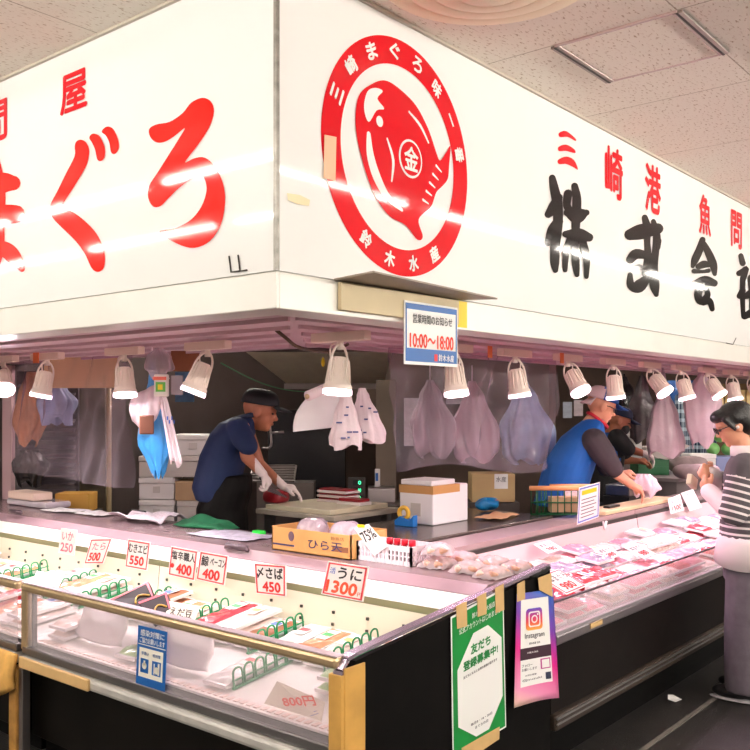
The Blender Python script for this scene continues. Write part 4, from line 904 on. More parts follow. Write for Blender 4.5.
m.loft([ring(P(218, 500), F1, S1, .135, .185), ring(P(216, 487), F1, S1, .15, .195), ring(P(224, 455), F1, S1, .15, .20), ring(P(233, 433), F1, S1, .14, .205), ring(P(238, 423), F1, S1, .115, .175), ring(P(244, 417), F1, S1, .07, .085)])
for sd, e in ((-1, (248, 446)), (1, (251, 450))):
    capsule(m, P(238, 429, sd * .165), P(244, 440, sd * .2), .075, .070); capsule(m, P(244, 440, sd * .2), P(*e, sd * .21), .070, .062)
weld(m, 'jacket', NAVY, r, .010, 4)
m = MB(); m.tube([P(245, 417) + VR * .075 * math.cos(a * PI / 8) + VF * .08 * math.sin(a * PI / 8) + UP * .02 * math.cos(a * PI / 8) for a in range(16)], .018, 8, 0, False, True); m.build('jacket_collar', mat('collar dark', (24, 36, 66), .7), r)
m = MB()   # apron: front bib and skirt
m.loft([ring(P(224, 585), F1, S1, .17, .21), ring(P(223, 540), F1, S1, .165, .21), ring(P(222, 508), F1, S1, .16, .205), ring(P(228, 490), F1, S1, .155, .20), ring(P(232, 474), F1, S1, .125, .17)])
weld(m, 'apron', APRON, r, .010, 4)
cap(r, hc, hf + hu * .12, hu, CAPB, CAPB, 1.13)
m = MB(); kb, kt = P(268, 484, -.17), P(287, 497, -.02); m.tube([kb, kb + (P(262, 479, -.19) - kb) * 1.4], .012, 8); m0_ = m; kn = one(MB().add([p + o for p in (kb, kt, kt - UP * .006, kb - UP * .045)], [(0, 1, 2, 3)]), 'kitchen_knife', mat('blade', (120, 116, 118), .25, .9), 'long knife blade in the gloved hand above the tuna block', 'knife', kb + o, solid=.003)
m.build('knife_handle', LENS, None).location = o; hnd = bpy.data.objects['knife_handle']; hnd.parent = kn; hnd.location = o - V(kn.location)
# ---------------------------------------------------------------- worker in the blue vest
T2 = 6.7
bx = at(562, 407, T=T2); r = root('person', 'person in bright blue vest, grey sleeves and blue trucker cap bagging fish', 'person', (bx.x, bx.y, 0)); o = V(r.location)
P = lambda px, py, d=0.: L3(px, py, T2, d) - o
hc = P(602, 406); hf = (VR - UP * .42 + VF * .1).normalized(); hu = (UP + VR * .42).normalized()
m = MB(); head(m, hc, hf, hu, .25); capsule(m, P(589, 425), P(598, 413), .060, .055)
capsule(m, P(596, 440, -.17), P(614, 472, -.2), .045, .043); capsule(m, P(614, 472, -.2), P(632, 485, -.24), .042, .030)
capsule(m, P(596, 440, .14), P(606, 470, .2), .045, .042); capsule(m, P(606, 470, .2), P(622, 474, .05), .040, .030)
for sd in (-1, 1): capsule(m, P(560, 512, sd * .1), P(566, 560, sd * .1), .085, .06); capsule(m, P(566, 560, sd * .1), P(560, 618, sd * .1), .058, .042); capsule(m, P(558, 618, sd * .1), P(574, 619, sd * .1), .035, .03)
m.loft([ring(P(562, 512), F1, S1, .12, .16), ring(P(563, 490), F1, S1, .13, .17), ring(P(572, 455), F1, S1, .13, .17), ring(P(588, 435), F1, S1, .11, .17), ring(P(592, 427), F1, S1, .07, .1)])
hand(m, P(632, 485, -.24), VR * .75 - UP * .5, VR * .3 + UP * .9, VF, 1.05, .4); hand(m, P(622, 474, .05), VR * .9 + UP * .05, UP, -VF, 1.05, .45)
weld(m, 'body', [SKIN, mat('trousers dark', (40, 38, 46), .8)], r, .007, 2, lambda c: 1 if c.z < .95 and c.dot(VR) < .2 else 0); eyes(r, hc, hf, hu)
m = MB()
m.loft([ring(P(560, 505), F1, S1, .20, .215), ring(P(562, 490), F1, S1, .185, .21), ring(P(570, 462), F1, S1, .19, .22), ring(P(583, 437), F1, S1, .16, .21), ring(P(590, 425), F1, S1, .10, .14), ring(P(594, 419), F1, S1, .07, .08)])
weld(m, 'vest', VEST, r, .010, 4)
m = MB(); capsule(m, P(594, 441, -.19), P(604, 455, -.215), .095, .088); capsule(m, P(604, 455, -.215), P(614, 469, -.215), .085, .066); capsule(m, P(595, 441, .17), P(606, 468, .2), .09, .068)
weld(m, 'sleeves', SLEEVE, r, .010, 3)
m = MB(); m.tube([P(592, 420) + VR * (.04 + .07 * math.cos(a * PI / 9)) + VF * .078 * math.sin(a * PI / 9) - UP * (.0 + .055 * math.cos(a * PI / 9)) for a in range(18)], .013, 8, 0, False, True); m.build('collar', COLLAR, r)
cap(r, hc, hf + hu * .1, hu, CAPBLUE, CAPBLUE, 1.16, CAPMESH, 'cap', True)
m = MB(); cs = hc - hf * .09 + hu * .01; ss = hf.cross(hu); m.grid(lambda u, v: cs + ss * (.08 * math.cos(PI * u)) - hf * (.05 * math.sin(PI * u) * v + .02 * v) + hu * (.03 - .075 * v), 14, 5); m.build('neck_flap', CAPMESH, r, solid=.004)
def glasses(parent, c, f, up):
    f, up = V(f).normalized(), V(up).normalized(); s = f.cross(up).normalized(); up = s.cross(f); m = MB()
    for e in (-1, 1):
        q = c + f * .094 + s * e * .034 + up * .006; m.tube([q + s * .026 * math.cos(a * PI / 8) + up * .018 * math.sin(a * PI / 8) for a in range(16)], .0028, 6, 0, False, True)
        m.tube([c + f * .092 + s * e * .060 + up * .010, c + f * .03 + s * e * .082 + up * .010, c - f * .02 + s * e * .082 + up * .004], .0032, 6)
    m.tube([c + f * .097 - s * .010 + up * .010, c + f * .097 + s * .010 + up * .010], .0026, 6)
    m.build('glasses', LENS, parent)
glasses(r, hc, hf, hu)
# ---------------------------------------------------------------- worker in black behind him
T3 = 7.9
bx = at(602, 407, T=T3); r = root('person', 'person in black t-shirt, navy cap and dark mask reaching over the green crate', 'person', (bx.x, bx.y, 0)); o = V(r.location)
P = lambda px, py, d=0.: L3(px, py, T3, d) - o
hc = P(620, 421); hf = (VR - UP * .4 - VF * .15).normalized(); hu = (UP + VR * .4).normalized()
m = MB(); head(m, hc, hf, hu, .225); capsule(m, P(609, 436), P(616, 426), .055, .05)
capsule(m, P(618, 437, -.17), P(629, 449, -.18), .045, .042); capsule(m, P(629, 449, -.18), P(645, 454, -.2), .040, .028); capsule(m, P(618, 437, .15), P(625, 460, .2), .045, .042); capsule(m, P(625, 460, .2), P(638, 461, .15), .04, .028)
for sd in (-1, 1): capsule(m, P(602, 505, sd * .1), P(606, 550, sd * .1), .085, .06); capsule(m, P(606, 550, sd * .1), P(602, 583, sd * .1), .058, .042); capsule(m, P(601, 584, sd * .1), P(614, 584, sd * .1), .035, .03)
m.loft([ring(P(602, 505), F1, S1, .12, .16), ring(P(603, 490), F1, S1, .13, .17), ring(P(606, 458), F1, S1, .13, .17), ring(P(612, 442), F1, S1, .11, .17), ring(P(612, 436), F1, S1, .07, .1)])
hand(m, P(645, 454, -.2), VR * .8 - UP * .5, UP + VR * .4, VF, 1., .4); hand(m, P(638, 461, .15), VR - UP * .05, UP, -VF, 1., .4)
gl3 = P(647, 455, -.2); weld(m, 'body', [SKIN2, GLOVE, mat('trousers dark', (0, 0, 0))], r, .007, 2, lambda c: 1 if (c - gl3).length < .14 and c.dot(VR) > gl3.dot(VR) - .04 else (2 if c.z < .9 else 0)); eyes(r, hc, hf, hu)
m = MB(); m.loft([ring(P(602, 500), F1, S1, .15, .19), ring(P(604, 470), F1, S1, .16, .2), ring(P(610, 443), F1, S1, .14, .2), ring(P(612, 434), F1, S1, .08, .1)])
capsule(m, P(617, 438, -.18), P(628, 449, -.19), .082, .066); capsule(m, P(617, 438, .16), P(624, 454, .2), .08, .066); weld(m, 'shirt', BLACKT, r, .011, 3)
m = MB(); m.loft([ring(P(611, 432), F1, S1, .10, .12), ring(P(606, 445), F1, S1, .165, .205), ring(P(604, 460), F1, S1, .17, .21)], 0, False); m.build('apron_bib', VEST, r)
cap(r, hc, hf + hu * .1, hu, mat('cap navy', (16, 30, 62), .7), mat('cap navy', (0, 0, 0)), 1.05)
m = MB(); s_ = hf.cross(hu); m.ball(hc + hf * .055 - hu * .055, (.052, .066, .05), 16, 10, Matrix((hf, s_, hu)).transposed()); m.build('face_mask', mat('mask', (26, 24, 28), .7), r)
# ---------------------------------------------------------------- shopper in stripes
ox, oy = 5.03, 1.545
r = root('person', 'person in grey and white striped jumper and wide grey jeans shopping at the side case', 'person', (ox, oy, 0))
f, s = V((-.16, .987, 0)), V((.987, .16, 0))
Q = lambda a, b, z: s * a + f * b + V((0, 0, z))
hc = Q(-.015, .085, 1.482); hf = (V((-.42, .80, -.42))).normalized(); hu = (UP - hf * UP.dot(hf)).normalized()
m = MB(); head(m, hc, hf, hu, .222); capsule(m, Q(0, .02, 1.30), Q(-.005, .055, 1.42), .052, .050)
m.loft([ring(Q(0, .0, .80), f, s, .10, .15), ring(Q(0, .0, .92), f, s, .10, .135), ring(Q(0, .01, 1.08), f, s, .095, .13), ring(Q(0, .0, 1.22), f, s, .095, .16), ring(Q(0, .01, 1.29), f, s, .06, .10)])
LS, LE, LW = Q(-.175, .0, 1.255), Q(-.215, .05, 1.03), Q(-.12, .19, 1.125)
RS, RE, RW = Q(.175, .02, 1.255), Q(.20, .09, 1.04), Q(-.02, .20, 1.215)
capsule(m, LS, LE, .042, .038); capsule(m, LE, LW, .037, .026); capsule(m, RS, RE, .042, .038); capsule(m, RE, RW, .037, .026)
hand(m, LW, Q(.25, .35, .55), Q(-.5, .6, .2), Q(-.2, -.4, .8), .92, .45); hand(m, RW, Q(-.55, .5, .35), Q(.2, .5, .7), Q(.3, -.3, .6), .92, .55)
for e in (-1, 1): capsule(m, Q(e * .085 + .02, .0, .80), Q(e * .09 + .04, .02, .45), .08, .058); capsule(m, Q(e * .09 + .04, .02, .45), Q(e * .095 + .06, -.01, .09), .056, .038)
weld(m, 'body', SKIN, r, .006, 2); eyes(r, hc, hf, hu); glasses(r, hc, hf, hu)
# hair: cap of hair, nape and bun
m = MB(); hs = hf.cross(hu).normalized(); M = Matrix((hf, hs, hu)).transposed()
m.ball(hc + hu * .036 - hf * .030, (.100, .088, .090), 22, 14, M); m.ball(hc - hf * .062 - hu * .004, (.066, .080, .082), 18, 12, M); m.ball(hc + hf * .045 + hu * .072, (.052, .070, .038), 16, 10, M)
m.ball(hc - hf * .130 - hu * .01, (.050, .055, .058), 16, 12, M); m.ball(hc - hf * .135 - hu * .07, (.036, .040, .055), 14, 10, M)
for e in (-1, 1): capsule(m, hc + hs * e * .070 + hf * .035 + hu * .05, hc + hs * e * .078 + hf * .012 - hu * .018, .018, .010)
weld(m, 'hair', HAIR, r, .006, 3)
# jumper with knitted stripes
def stripe_mat():
    m = bpy.data.materials.new('striped knit'); m.use_nodes = True; nt = m.node_tree; b = nt.nodes['Principled BSDF']; b.inputs['Roughness'].default_value = .85
    at_ = nt.nodes.new('ShaderNodeAttribute'); at_.attribute_name = 'knit'; L = nt.links.new
    md = nt.nodes.new('ShaderNodeMath'); md.operation = 'FRACT'; mu = nt.nodes.new('ShaderNodeMath'); mu.operation = 'MULTIPLY'; mu.inputs[1].default_value = 1 / .036
    lt = nt.nodes.new('ShaderNodeMath'); lt.operation = 'LESS_THAN'; lt.inputs[1].default_value = .34
    g = nt.nodes.new('ShaderNodeMath'); g.operation = 'GREATER_THAN'; g.inputs[1].default_value = .0
    an = nt.nodes.new('ShaderNodeMath'); an.operation = 'MULTIPLY'
    mx = nt.nodes.new('ShaderNodeMix'); mx.data_type = 'RGBA'; mx.inputs[6].default_value = (*lin((92, 84, 90)), 1); mx.inputs[7].default_value = (*lin((238, 226, 228)), 1)
    L(at_.outputs['Fac'], mu.inputs[0]); L(mu.outputs[0], md.inputs[0]); L(md.outputs[0], lt.inputs[0]); L(at_.outputs['Fac'], g.inputs[0]); L(lt.outputs[0], an.inputs[0]); L(g.outputs[0], an.inputs[1]); L(an.outputs[0], mx.inputs[0]); L(mx.outputs[2], b.inputs['Base Color'])
    return m
STR = stripe_mat()
def knit(o, fn):
    a = o.data.attributes.new('knit', 'FLOAT', 'POINT'); a.data.foreach_set('value', [fn(v.co) for v in o.data.vertices])
m = MB(); m.loft([ring(Q(0, -.01, .868), f, s, .168, .20), ring(Q(0, -.01, .97), f, s, .165, .195), ring(Q(0, -.01, 1.10), f, s, .155, .19), ring(Q(0, -.005, 1.20), f, s, .145, .205), ring(Q(0, .005, 1.275), f, s, .115, .175), ring(Q(0, .02, 1.325), f, s, .07, .085)])
o1 = weld(m, 'jumper', STR, r, .008, 3); knit(o1, lambda c: 1.205 - c.z if c.z < 1.19 else -1)
for A, B, C_ in ((LS, LE, LW), (RS, RE, RW)):
    m = MB(); e2 = B + (C_ - B) * .12; capsule(m, A, A + (B - A) * .5, .088, .082); capsule(m, A + (B - A) * .5, B, .082, .072); capsule(m, B, e2, .070, .066)
    o1 = weld(m, 'jumper_sleeve', STR, r, .008, 3); dA = (B - A).normalized(); knit(o1, lambda c, A=A, dA=dA: (c - A).dot(dA) - .045 if (c - A).dot(dA) > .045 else -1)
    m = MB(); capsule(m, B + (C_ - B) * .05, B + (C_ - B) * .5, .062, .056); capsule(m, B + (C_ - B) * .5, C_, .055, .046); weld(m, 'shirt_cuff', SHIRTW, r, .007, 3)
m = MB(); m.loft([ring(Q(0, .02, 1.315), f, s, .075, .085), ring(Q(0, .03, 1.345), f, s, .065, .072), ring(Q(0, .037, 1.372), f, s, .060, .066)], 0, False); m.build('shirt_collar', SHIRTW, r, solid=.008)
m = MB(); N = 28
def hem(k): return .885 - .115 - .045 * math.sin(2 * PI * k / N + PI) 
m.loft([[V((p.x, p.y, hem(k) )) for k, p in enumerate(ring(Q(0, -.012, 0), f, s, .198, .232, None, N))], [V((p.x, p.y, .86)) for p in ring(Q(0, -.012, 0), f, s, .182, .212, None, N)], [V((p.x, p.y, .91)) for p in ring(Q(0, -.01, 0), f, s, .160, .19, None, N)]], 0, False); m.build('shirt_tail', SHIRTW, r, solid=.004)
m = MB(); m.loft([ring(Q(.01, -.01, .66), f, s, .15, .19), ring(Q(0, -.005, .78), f, s, .145, .18), ring(Q(0, 0, .90), f, s, .13, .16)])
for e in (-1, 1): capsule(m, Q(e * .085, -.005, .70), Q(e * .10 + .04, .01, .45), .118, .113); m.loft([ring(Q(e * .10 + .06, .005, .06), f, s, .12, .108), ring(Q(e * .10 + .05, .01, .25), f, s, .116, .108), ring(Q(e * .10 + .04, .01, .45), f, s, .115, .11)])
weld(m, 'jeans', JEANS, r, .010, 3)
for e in (-1, 1):
    m = MB(); m.ball(Q(e * .10 + .06, .07, .045), (.055, .125, .04), 18, 10, Matrix((s, f, UP)).transposed()); m.ball(Q(e * .10 + .06, -.02, .055), (.05, .06, .05), 14, 10, Matrix((s, f, UP)).transposed()); sh = weld(m, 'shoe', mat('shoe black', (24, 22, 24), .4), r, .008, 2)
    m = MB(); m.ball(Q(e * .10 + .06, .035, .012), (.060, .168, .014), 20, 8, Matrix((s, f, UP)).transposed()); m.build('sole', mat('sole', (206, 200, 204), .5), sh)
m = MB(); m.ball(hc - hs * .083 - hf * .004 - hu * .012, .009); m.build('earphone', SHIRTW, r)
# item in the shopper's hands
c = V((ox, oy, 0)) + Q(-.06, .29, 1.17); m = MB(); m.box(c, (.10, .03, .06), 0, Matrix.Rotation(.4, 3, 'Y')); one(m, 'small_packet', mat('packet cream', (206, 196, 170), .4), 'small cream packet between the striped shopper\'s hands', 'packet', c, bev=.006)
# ================================================================== PRICE CARDS
CARDW = mat('card white', (246, 242, 240), .55)
BORD = mat('card border', (232, 74, 84), .5)
def quad_uv(c):   # c: TL, TR, BR, BL as points -> bilinear map, u along, v up
    tl, tr, br, bl = [V(p) for p in c]
    return lambda u, v: (bl + (br - bl) * u) * (1 - v) + (tl + (tr - tl) * u) * v
def uv_text(m, txt, q, u0, v0, u1, v1, d, bold=.008, mi=0, fat=0.):
    o = q(u0, v0); return put_text(m, txt, o + d, q(u1, v0) - o, q(u0, v1) - o, bold, mi, fat)
def uv_rect(m, q, u0, v0, u1, v1, d, mi=0): m.add([q(u0, v0) + d, q(u1, v0) + d, q(u1, v1) + d, q(u0, v1) + d], [(0, 1, 2, 3)], mi); return m
def card(pts, label, texts, n, border=BORD, base=CARDW, group=None, name='price_card'):
    """a stiff paper card with four corner points; texts = [(string, u0, v0, u1, v1, material, fat)]"""
    c = [V(p) for p in pts]; o = c[3].copy(); r = root(name, label, 'price card', o, group); c = [p - o for p in c]; q = quad_uv(c); n = V(n)
    m = MB(); m.prism(c, n * -.003); m.build('card', base, r)
    if border:
        m = MB(); b = .045
        for a in ((.03, .03, .97, .03 + b), (.03, .97 - b, .97, .97), (.03, .03, .03 + b, .97), (.97 - b, .03, .97, .97)): uv_rect(m, q, *a, n * .0006)
        m.build('border', border, r)
    for t, u0, v0, u1, v1, mt, fat in texts:
        m = MB(); uv_text(m, t, q, u0, v0, u1, v1, n * .0011, .006, 0, fat); m.build('lettering', mt, r)
    return r
NX, NYm = V((-1, 0, 0)), V((0, -1, 0))
def pX(P, X, dx=0.): return [at(x, y, X=X) for x, y in P]
CXX = 2.845
PNK = mat('faded red', (236, 120, 140), .5)
card(pX([(61, 528), (77, 530), (74, 556), (58, 553)], 2.80), 'narrow faded price card reading 250, farthest along the shelf', [('いか', .15, .55, .85, .9, PNK, .01), ('250', .12, .1, .88, .45, PNK, .03)], NX, None)
card(pX([(91, 539), (112, 538.5), (103, 564), (84, 564)], 2.80), 'leaning price card with faded name and red 500', [('たら', .2, .56, .85, .85, PNK, .01), ('500', .15, .12, .75, .46, PRED, .04)], NX, BORD)
card(pX([(128, 539), (150.5, 542.5), (147, 571), (125, 567)], 2.80), 'red-bordered price card reading 550 above the dark packs', [('むきエビ', .08, .56, .92, .88, PBLACK, .02), ('550', .18, .13, .82, .46, PRED, .05)], NX)
card(pX([(171, 546), (198, 551), (194.5, 581), (168, 575)], 2.80), 'red-bordered price card reading 400 with a round mark', [('塩辛職人', .07, .58, .95, .88, PBLACK, .015), ('400', .28, .12, .86, .48, PRED, .05), ('●', .06, .28, .2, .44, PRED, 0)], NX)
card(pX([(200, 551), (228.5, 556), (224.5, 586), (196, 579.5)], 2.80), 'red-bordered price card reading 400 beside its twin, with whale bacon lettering', [('鯨', .1, .52, .36, .88, PBLACK, .015), ('ベーコン', .42, .58, .94, .84, PBLACK, .02), ('400', .2, .1, .8, .46, PRED, .05)], NX)
card(pX([(254, 563), (286, 565.5), (286, 597), (256, 593.5)], 2.80), 'red-bordered price card reading 450 in the middle of the shelf', [('〆さば', .08, .52, .92, .9, PBLACK, .03), ('450', .24, .1, .84, .44, PRED, .05)], NX)
card(pX([(328, 561), (369, 567), (363, 602), (321, 594)], 2.80), 'large red-bordered price card reading 1300, on the shelf below the carton', [('活', .1, .66, .24, .84, PBLUE, .0), ('うに', .3, .54, .88, .88, PBLACK, .03), ('1300', .08, .1, .82, .48, mat('price orange', (238, 84, 48), .5), .05), ('円', .85, .12, .95, .24, PRED, .0)], NX)
# loose cards in the well
SC_ = V((-.5, 0, .87))
card([at(37, 571, X=2.46), at(64, 575, X=2.50), at(55, 594, X=2.36), at(28, 590, X=2.32)], 'white card with pale blue price lying against the green divider', [('ほたて', .3, .55, .9, .85, PNK, .01), ('80', .25, .12, .6, .45, mat('pale blue print', (120, 170, 224), .5), .04)], SC_, None, name='price_card')
for c4, lb in (([(108, 603), (146, 585), (151, 600), (133, 613)], 'dark printed pack with pink edge, propped behind the brass rail'), ([(136, 606), (164, 596), (168, 612), (149, 625)], 'second dark printed pack with yellow arc, beside the bean card')):
    X_ = -.06 if 'arc' in lb else .0; c = [at(*c4[0], X=2.36 + X_), at(*c4[1], X=2.44 + X_), at(*c4[2], X=2.36 + X_), at(*c4[3], X=2.28 + X_)]; o = c[3].copy(); r = root('printed_pack', lb, 'pack', o + V((.012, 0, .014))); q = quad_uv([p - o for p in c])
    m = MB(); m.prism([p - o for p in c], V((.02, 0, -.03))); m.build('pack_body', mat('dark pack', (34, 14, 20), .5, var=.15, spec=.25), r, bev=.002)
    m = MB(); uv_rect(m, q, 0, .9, 1, 1, SC_ * .0012); uv_rect(m, q, .93, 0, 1, .9, SC_ * .0012); m.build('pink_edge', mat('pink edge', (232, 92, 112), .4), r)
    m = MB(); m.tube([q(.25 + .6 * i / 10, .18 + .28 * math.sin(PI * i / 10)) + SC_ * .002 for i in range(11)], .004, 6); m.build('yellow_arc', mat('arc yellow', (226, 178, 84), .4), r)
card([at(169, 601, X=2.36), at(200, 606, X=2.36), at(192, 626, X=2.24), at(164, 620, X=2.24)], 'cream handwritten bean card leaning on the packs behind the rail', [('えだ豆', .12, .3, .9, .72, mat('brush brown', (70, 48, 44), .6), .02)], V((-.7, 0, .7)), None, mat('card cream', (242, 234, 214), .6))
c = [at(277, 681, X=2.21), at(325, 702, X=2.21), at(321, 734, X=2.165), at(264, 709, X=2.165)]
for p_ in c[2:]: p_.z = max(p_.z, .55)
r = card(c, 'cream card with red and blue writing propped inside the glass by the corner guard', [], V((-.85, 0, .5)), None, mat('card cream', (242, 234, 214), .6)); q = quad_uv([p - c[3] for p in c])
m = MB(); a = q(.40, .10) + V((-.012, 0, .006)); put_text(m, '800円', a, q(.92, .66) + V((-.012, 0, .006)) - a, q(.26, .46) + V((-.012, 0, .006)) - a, .0, 0, .03); m.build('lettering', mat('notice red', (0, 0, 0)), r)
m = MB(); uv_text(m, '上', lambda u, v: q(.82 + .12 * u - .06 * v, .06 + .25 * u + .2 * v), 0, 0, 1, 1, V((-.0015, 0, .0008)), .006); m.build('lettering', PBLUE, r)
# ================================================================== POSTERS ON THE CASES
GX = 2.0868
c = [at(138.5, 625, X=GX), at(167.5, 632, X=GX), at(165, 692, X=GX), at(136, 683, X=GX)]
o = c[3].copy(); r = root('case_sign', 'blue infection control notice stuck on the long case glass', 'poster', o); q = quad_uv([p - o for p in c]); d = NX * .0008
m = MB(); m.prism([p - o for p in c], V((-.001, 0, 0))); m.build('sheet', BLUE, r)
m = MB(); uv_rect(m, q, .03, .685, .97, .70, d * 1.6); uv_rect(m, q, .08, .14, .9, .64, d * 1.6); m.build('white_panel', mat('poster cream', (244, 238, 224), .5), r)
m = MB(); uv_text(m, '感染対策に', q, .10, .84, .92, .95, d * 1.8, .012, 0, .01); uv_text(m, 'ご協力お願いします', q, .08, .72, .94, .82, d * 1.8, .012, 0, .008); m.build('lettering', PAPER, r)
m = MB(); uv_rect(m, q, .14, .22, .42, .46, d * 2.4); uv_rect(m, q, .54, .22, .84, .46, d * 2.4); uv_text(m, '手洗い', q, .16, .52, .42, .58, d * 2.4); uv_text(m, '咳対策', q, .56, .52, .82, .58, d * 2.4); m.build('icon_square', BLUE, r)
m = MB()
PC_ = mat('poster cream', (0, 0, 0)); m.add([q(.28 + .08 * math.cos(a * PI / 8), .34 + .06 * math.sin(a * PI / 8)) + d * 3.2 for a in range(16)], [tuple(range(16))]); uv_rect(m, q, .25, .34, .31, .43, d * 3.2); m.build('icon_hand', PC_, r)
m = MB(); m.add([q(.70 + .08 * math.cos(a * PI / 8), .31 + .06 * math.sin(a * PI / 8)) + d * 3.2 for a in range(16)], [tuple(range(16))]); uv_rect(m, q, .60, .24, .64, .42, d * 3.2); uv_rect(m, q, .74, .24, .80, .44, d * 3.2); m.build('icon_bottle', PC_, r)
YE = CY - .005
c = [at(450.5, 617, Y=YE), at(503, 588, Y=YE), at(506, 727, Y=YE), at(452.5, 759, Y=YE)]
o = c[3].copy(); r = root('case_sign', 'green and white friend registration poster taped to the black end panel', 'poster', o); q = quad_uv([p - o for p in c]); d = NYm * .0008
m = MB(); m.prism([p - o for p in c], V((0, -.001, 0))); m.build('sheet', PAPER, r)
m = MB(); uv_rect(m, q, .02, .012, .98, .985, d * 1.6); m.build('green_ground', mat('poster green', (14, 138, 58), .4), r)
m = MB(); m.add([q(u, v) + d * 2.4 for u, v in ((.10, .20), (.42, .06), (.66, .06), (.94, .24), (.94, .66), (.68, .80), (.40, .80), (.10, .60))], [tuple(range(8))]); m.build('white_octagon', PAPER, r)
m = MB(); uv_text(m, '鈴木水産 大阪店', q, .38, .905, .82, .945, d * 2.6); uv_text(m, '公式アカウントはじめました', q, .14, .84, .92, .885, d * 2.6, .01); m.build('lettering', PAPER, r)
m = MB(); uv_text(m, '友だち', q, .34, .655, .72, .73, d * 3.2, .0, 0, .045); uv_text(m, '登録募集中!', q, .20, .565, .86, .635, d * 3.2, .0, 0, .04); m.build('lettering', mat('letter green', (28, 130, 62), .4), r)
m = MB(); uv_text(m, '友だちになるとお得な情報が届きます', q, .2, .515, .84, .535, d * 3.2); m.build('lettering', INK, r)
m = MB(); uv_text(m, '毎月8・18・28日', q, .32, .155, .72, .175, d * 3.2); m.build('lettering', INK, r)
m = MB(); uv_text(m, 'まぐろの日', q, .4, .118, .64, .138, d * 3.2); m.build('lettering', INK, r)
def tape(px, lb, plane=YE - .004):
    c = [at(x, y, Y=plane) for x, y in px]; m = MB(); m.prism(c, V((0, -.0012, 0))); one(m, 'mounting_tape', TAN, lb, 'tape', c[3])
tape([(456, 606), (466.5, 601), (467, 626), (457, 629)], 'masking tape strip at the outer top corner of the green poster')
tape([(477, 597), (486, 592), (486.5, 614), (477.5, 617)], 'masking tape strip in the middle of the green poster top')
tape([(495, 588), (503.5, 583.5), (504, 610), (495.5, 613)], 'masking tape strip at the inner top corner of the green poster')
tape([(461.5, 748), (499.5, 726.5), (499, 739), (462, 764)], 'wide masking tape strip across the bottom of the green poster')
# pink and blue photo-app poster
c = [at(516.5, 594, Y=YE), at(553, 589, Y=YE), at(559, 698, Y=YE - .03), at(514, 708, Y=YE - .03)]
o = c[3].copy(); r = root('case_sign', 'curling white poster with pink to blue border and rounded camera logo', 'poster', o); q0 = quad_uv([p - o for p in c])
q = lambda u, v: q0(u, v) + V((0, -.012 * math.sin(PI * u) * (1 - v) ** 2, .012 * math.sin(PI * u) * (1 - v) ** 3))
def grad_mat(name, stops):
    m = bpy.data.materials.new(name); m.use_nodes = True; nt = m.node_tree; b = nt.nodes['Principled BSDF']; b.inputs['Roughness'].default_value = .4
    a = nt.nodes.new('ShaderNodeAttribute'); a.attribute_name = 'print'; rp = nt.nodes.new('ShaderNodeValToRGB')
    while len(rp.color_ramp.elements) < len(stops): rp.color_ramp.elements.new(.5)
    for e, (p, cl) in zip(rp.color_ramp.elements, stops): e.position = p; e.color = (*lin(cl), 1)
    nt.links.new(a.outputs['Fac'], rp.inputs[0]); nt.links.new(rp.outputs[0], b.inputs['Base Color']); return m
def attr(o, vals): a = o.data.attributes.new('print', 'FLOAT', 'POINT'); a.data.foreach_set('value', vals)
m = MB(); m.grid(lambda u, v: q(u, v), 12, 16); vals = [min(1, max(0, j / 16 * .8 + (i / 12) * .2)) for j in range(17) for i in range(13)]
attr(m.build('sheet', grad_mat('app border', [(0, (250, 214, 190)), (.14, (240, 150, 190)), (.42, (226, 30, 140)), (.68, (122, 64, 176)), (.95, (30, 98, 190))]), r, solid=.001), vals)
m = MB(); m.grid(lambda u, v: q(.11 + .73 * u, .16 + .78 * v) + d * 2.2, 12, 14); m.build('white_panel', PAPER, r)
d2 = d * 4
m = MB(); uv_text(m, 'Instagram', q, .2, .575, .68, .635, d2, .004, 0, .008); uv_text(m, '鈴木水産 公式', q, .3, .53, .56, .55, d2); m.build('lettering', mat('app ink', (50, 46, 58), .5), r)
m = MB(); m.grid(lambda u, v: q(.10 + .74 * u, .40 + .105 * v) + d2, 8, 3); m.build('dark_band', mat('band', (58, 26, 44), .5), r)
m = MB(); uv_text(m, '大阪木津店', q, .24, .452, .5, .468, d2 * 1.3); m.build('lettering', PAPER, r)
for t_, *b_ in (('フォロー', .13, .335, .36, .36), ('お願いします', .13, .30, .46, .325), ('お得な情報', .2, .25, .44, .265), ('@suzuki', .14, .205, .56, .23)): m = MB(); uv_text(m, t_, q, *b_, d2); m.build('lettering', INK, r)
m = MB(); uv_rect(m, q, .66, .19, .80, .255, d2); m.build('small_icon', mat('icon navy', (42, 50, 76), .4), r)
m = MB(); uv_rect(m, q, .55, .29, .80, .385, d2); m.build('frame_square', mat('frame magenta', (196, 60, 150), .4), r); m = MB(); uv_rect(m, q, .58, .30, .77, .375, d2 * 1.3); m.build('frame_inner', PAPER, r)
def rrect(cu, cv, a, b, k=.35, n=8):
    P = []
    for ci, (sx, sy) in enumerate(((1, 1), (-1, 1), (-1, -1), (1, -1))):
        for i in range(n + 1):
            t = PI / 2 * (ci + i / n); P.append((cu + a * (sx * (1 - k) + k * math.cos(t)), cv + b * (sy * (1 - k) + k * math.sin(t))))
    return P
lg = (.44, .755)
P = rrect(*lg, .21, .098); m = MB(); m.add([q(u, v) + d2 for u, v in P] + [q(*lg) + d2], [(i, (i + 1) % len(P), len(P)) for i in range(len(P))])
attr(m.build('camera_logo', grad_mat('logo', [(0, (252, 176, 69)), (.35, (240, 80, 60)), (.6, (214, 41, 118)), (1, (72, 60, 190))]), r), [min(1, max(0, (v - lg[1] + .098) / .196)) for u, v in P] + [.5])
m = MB()
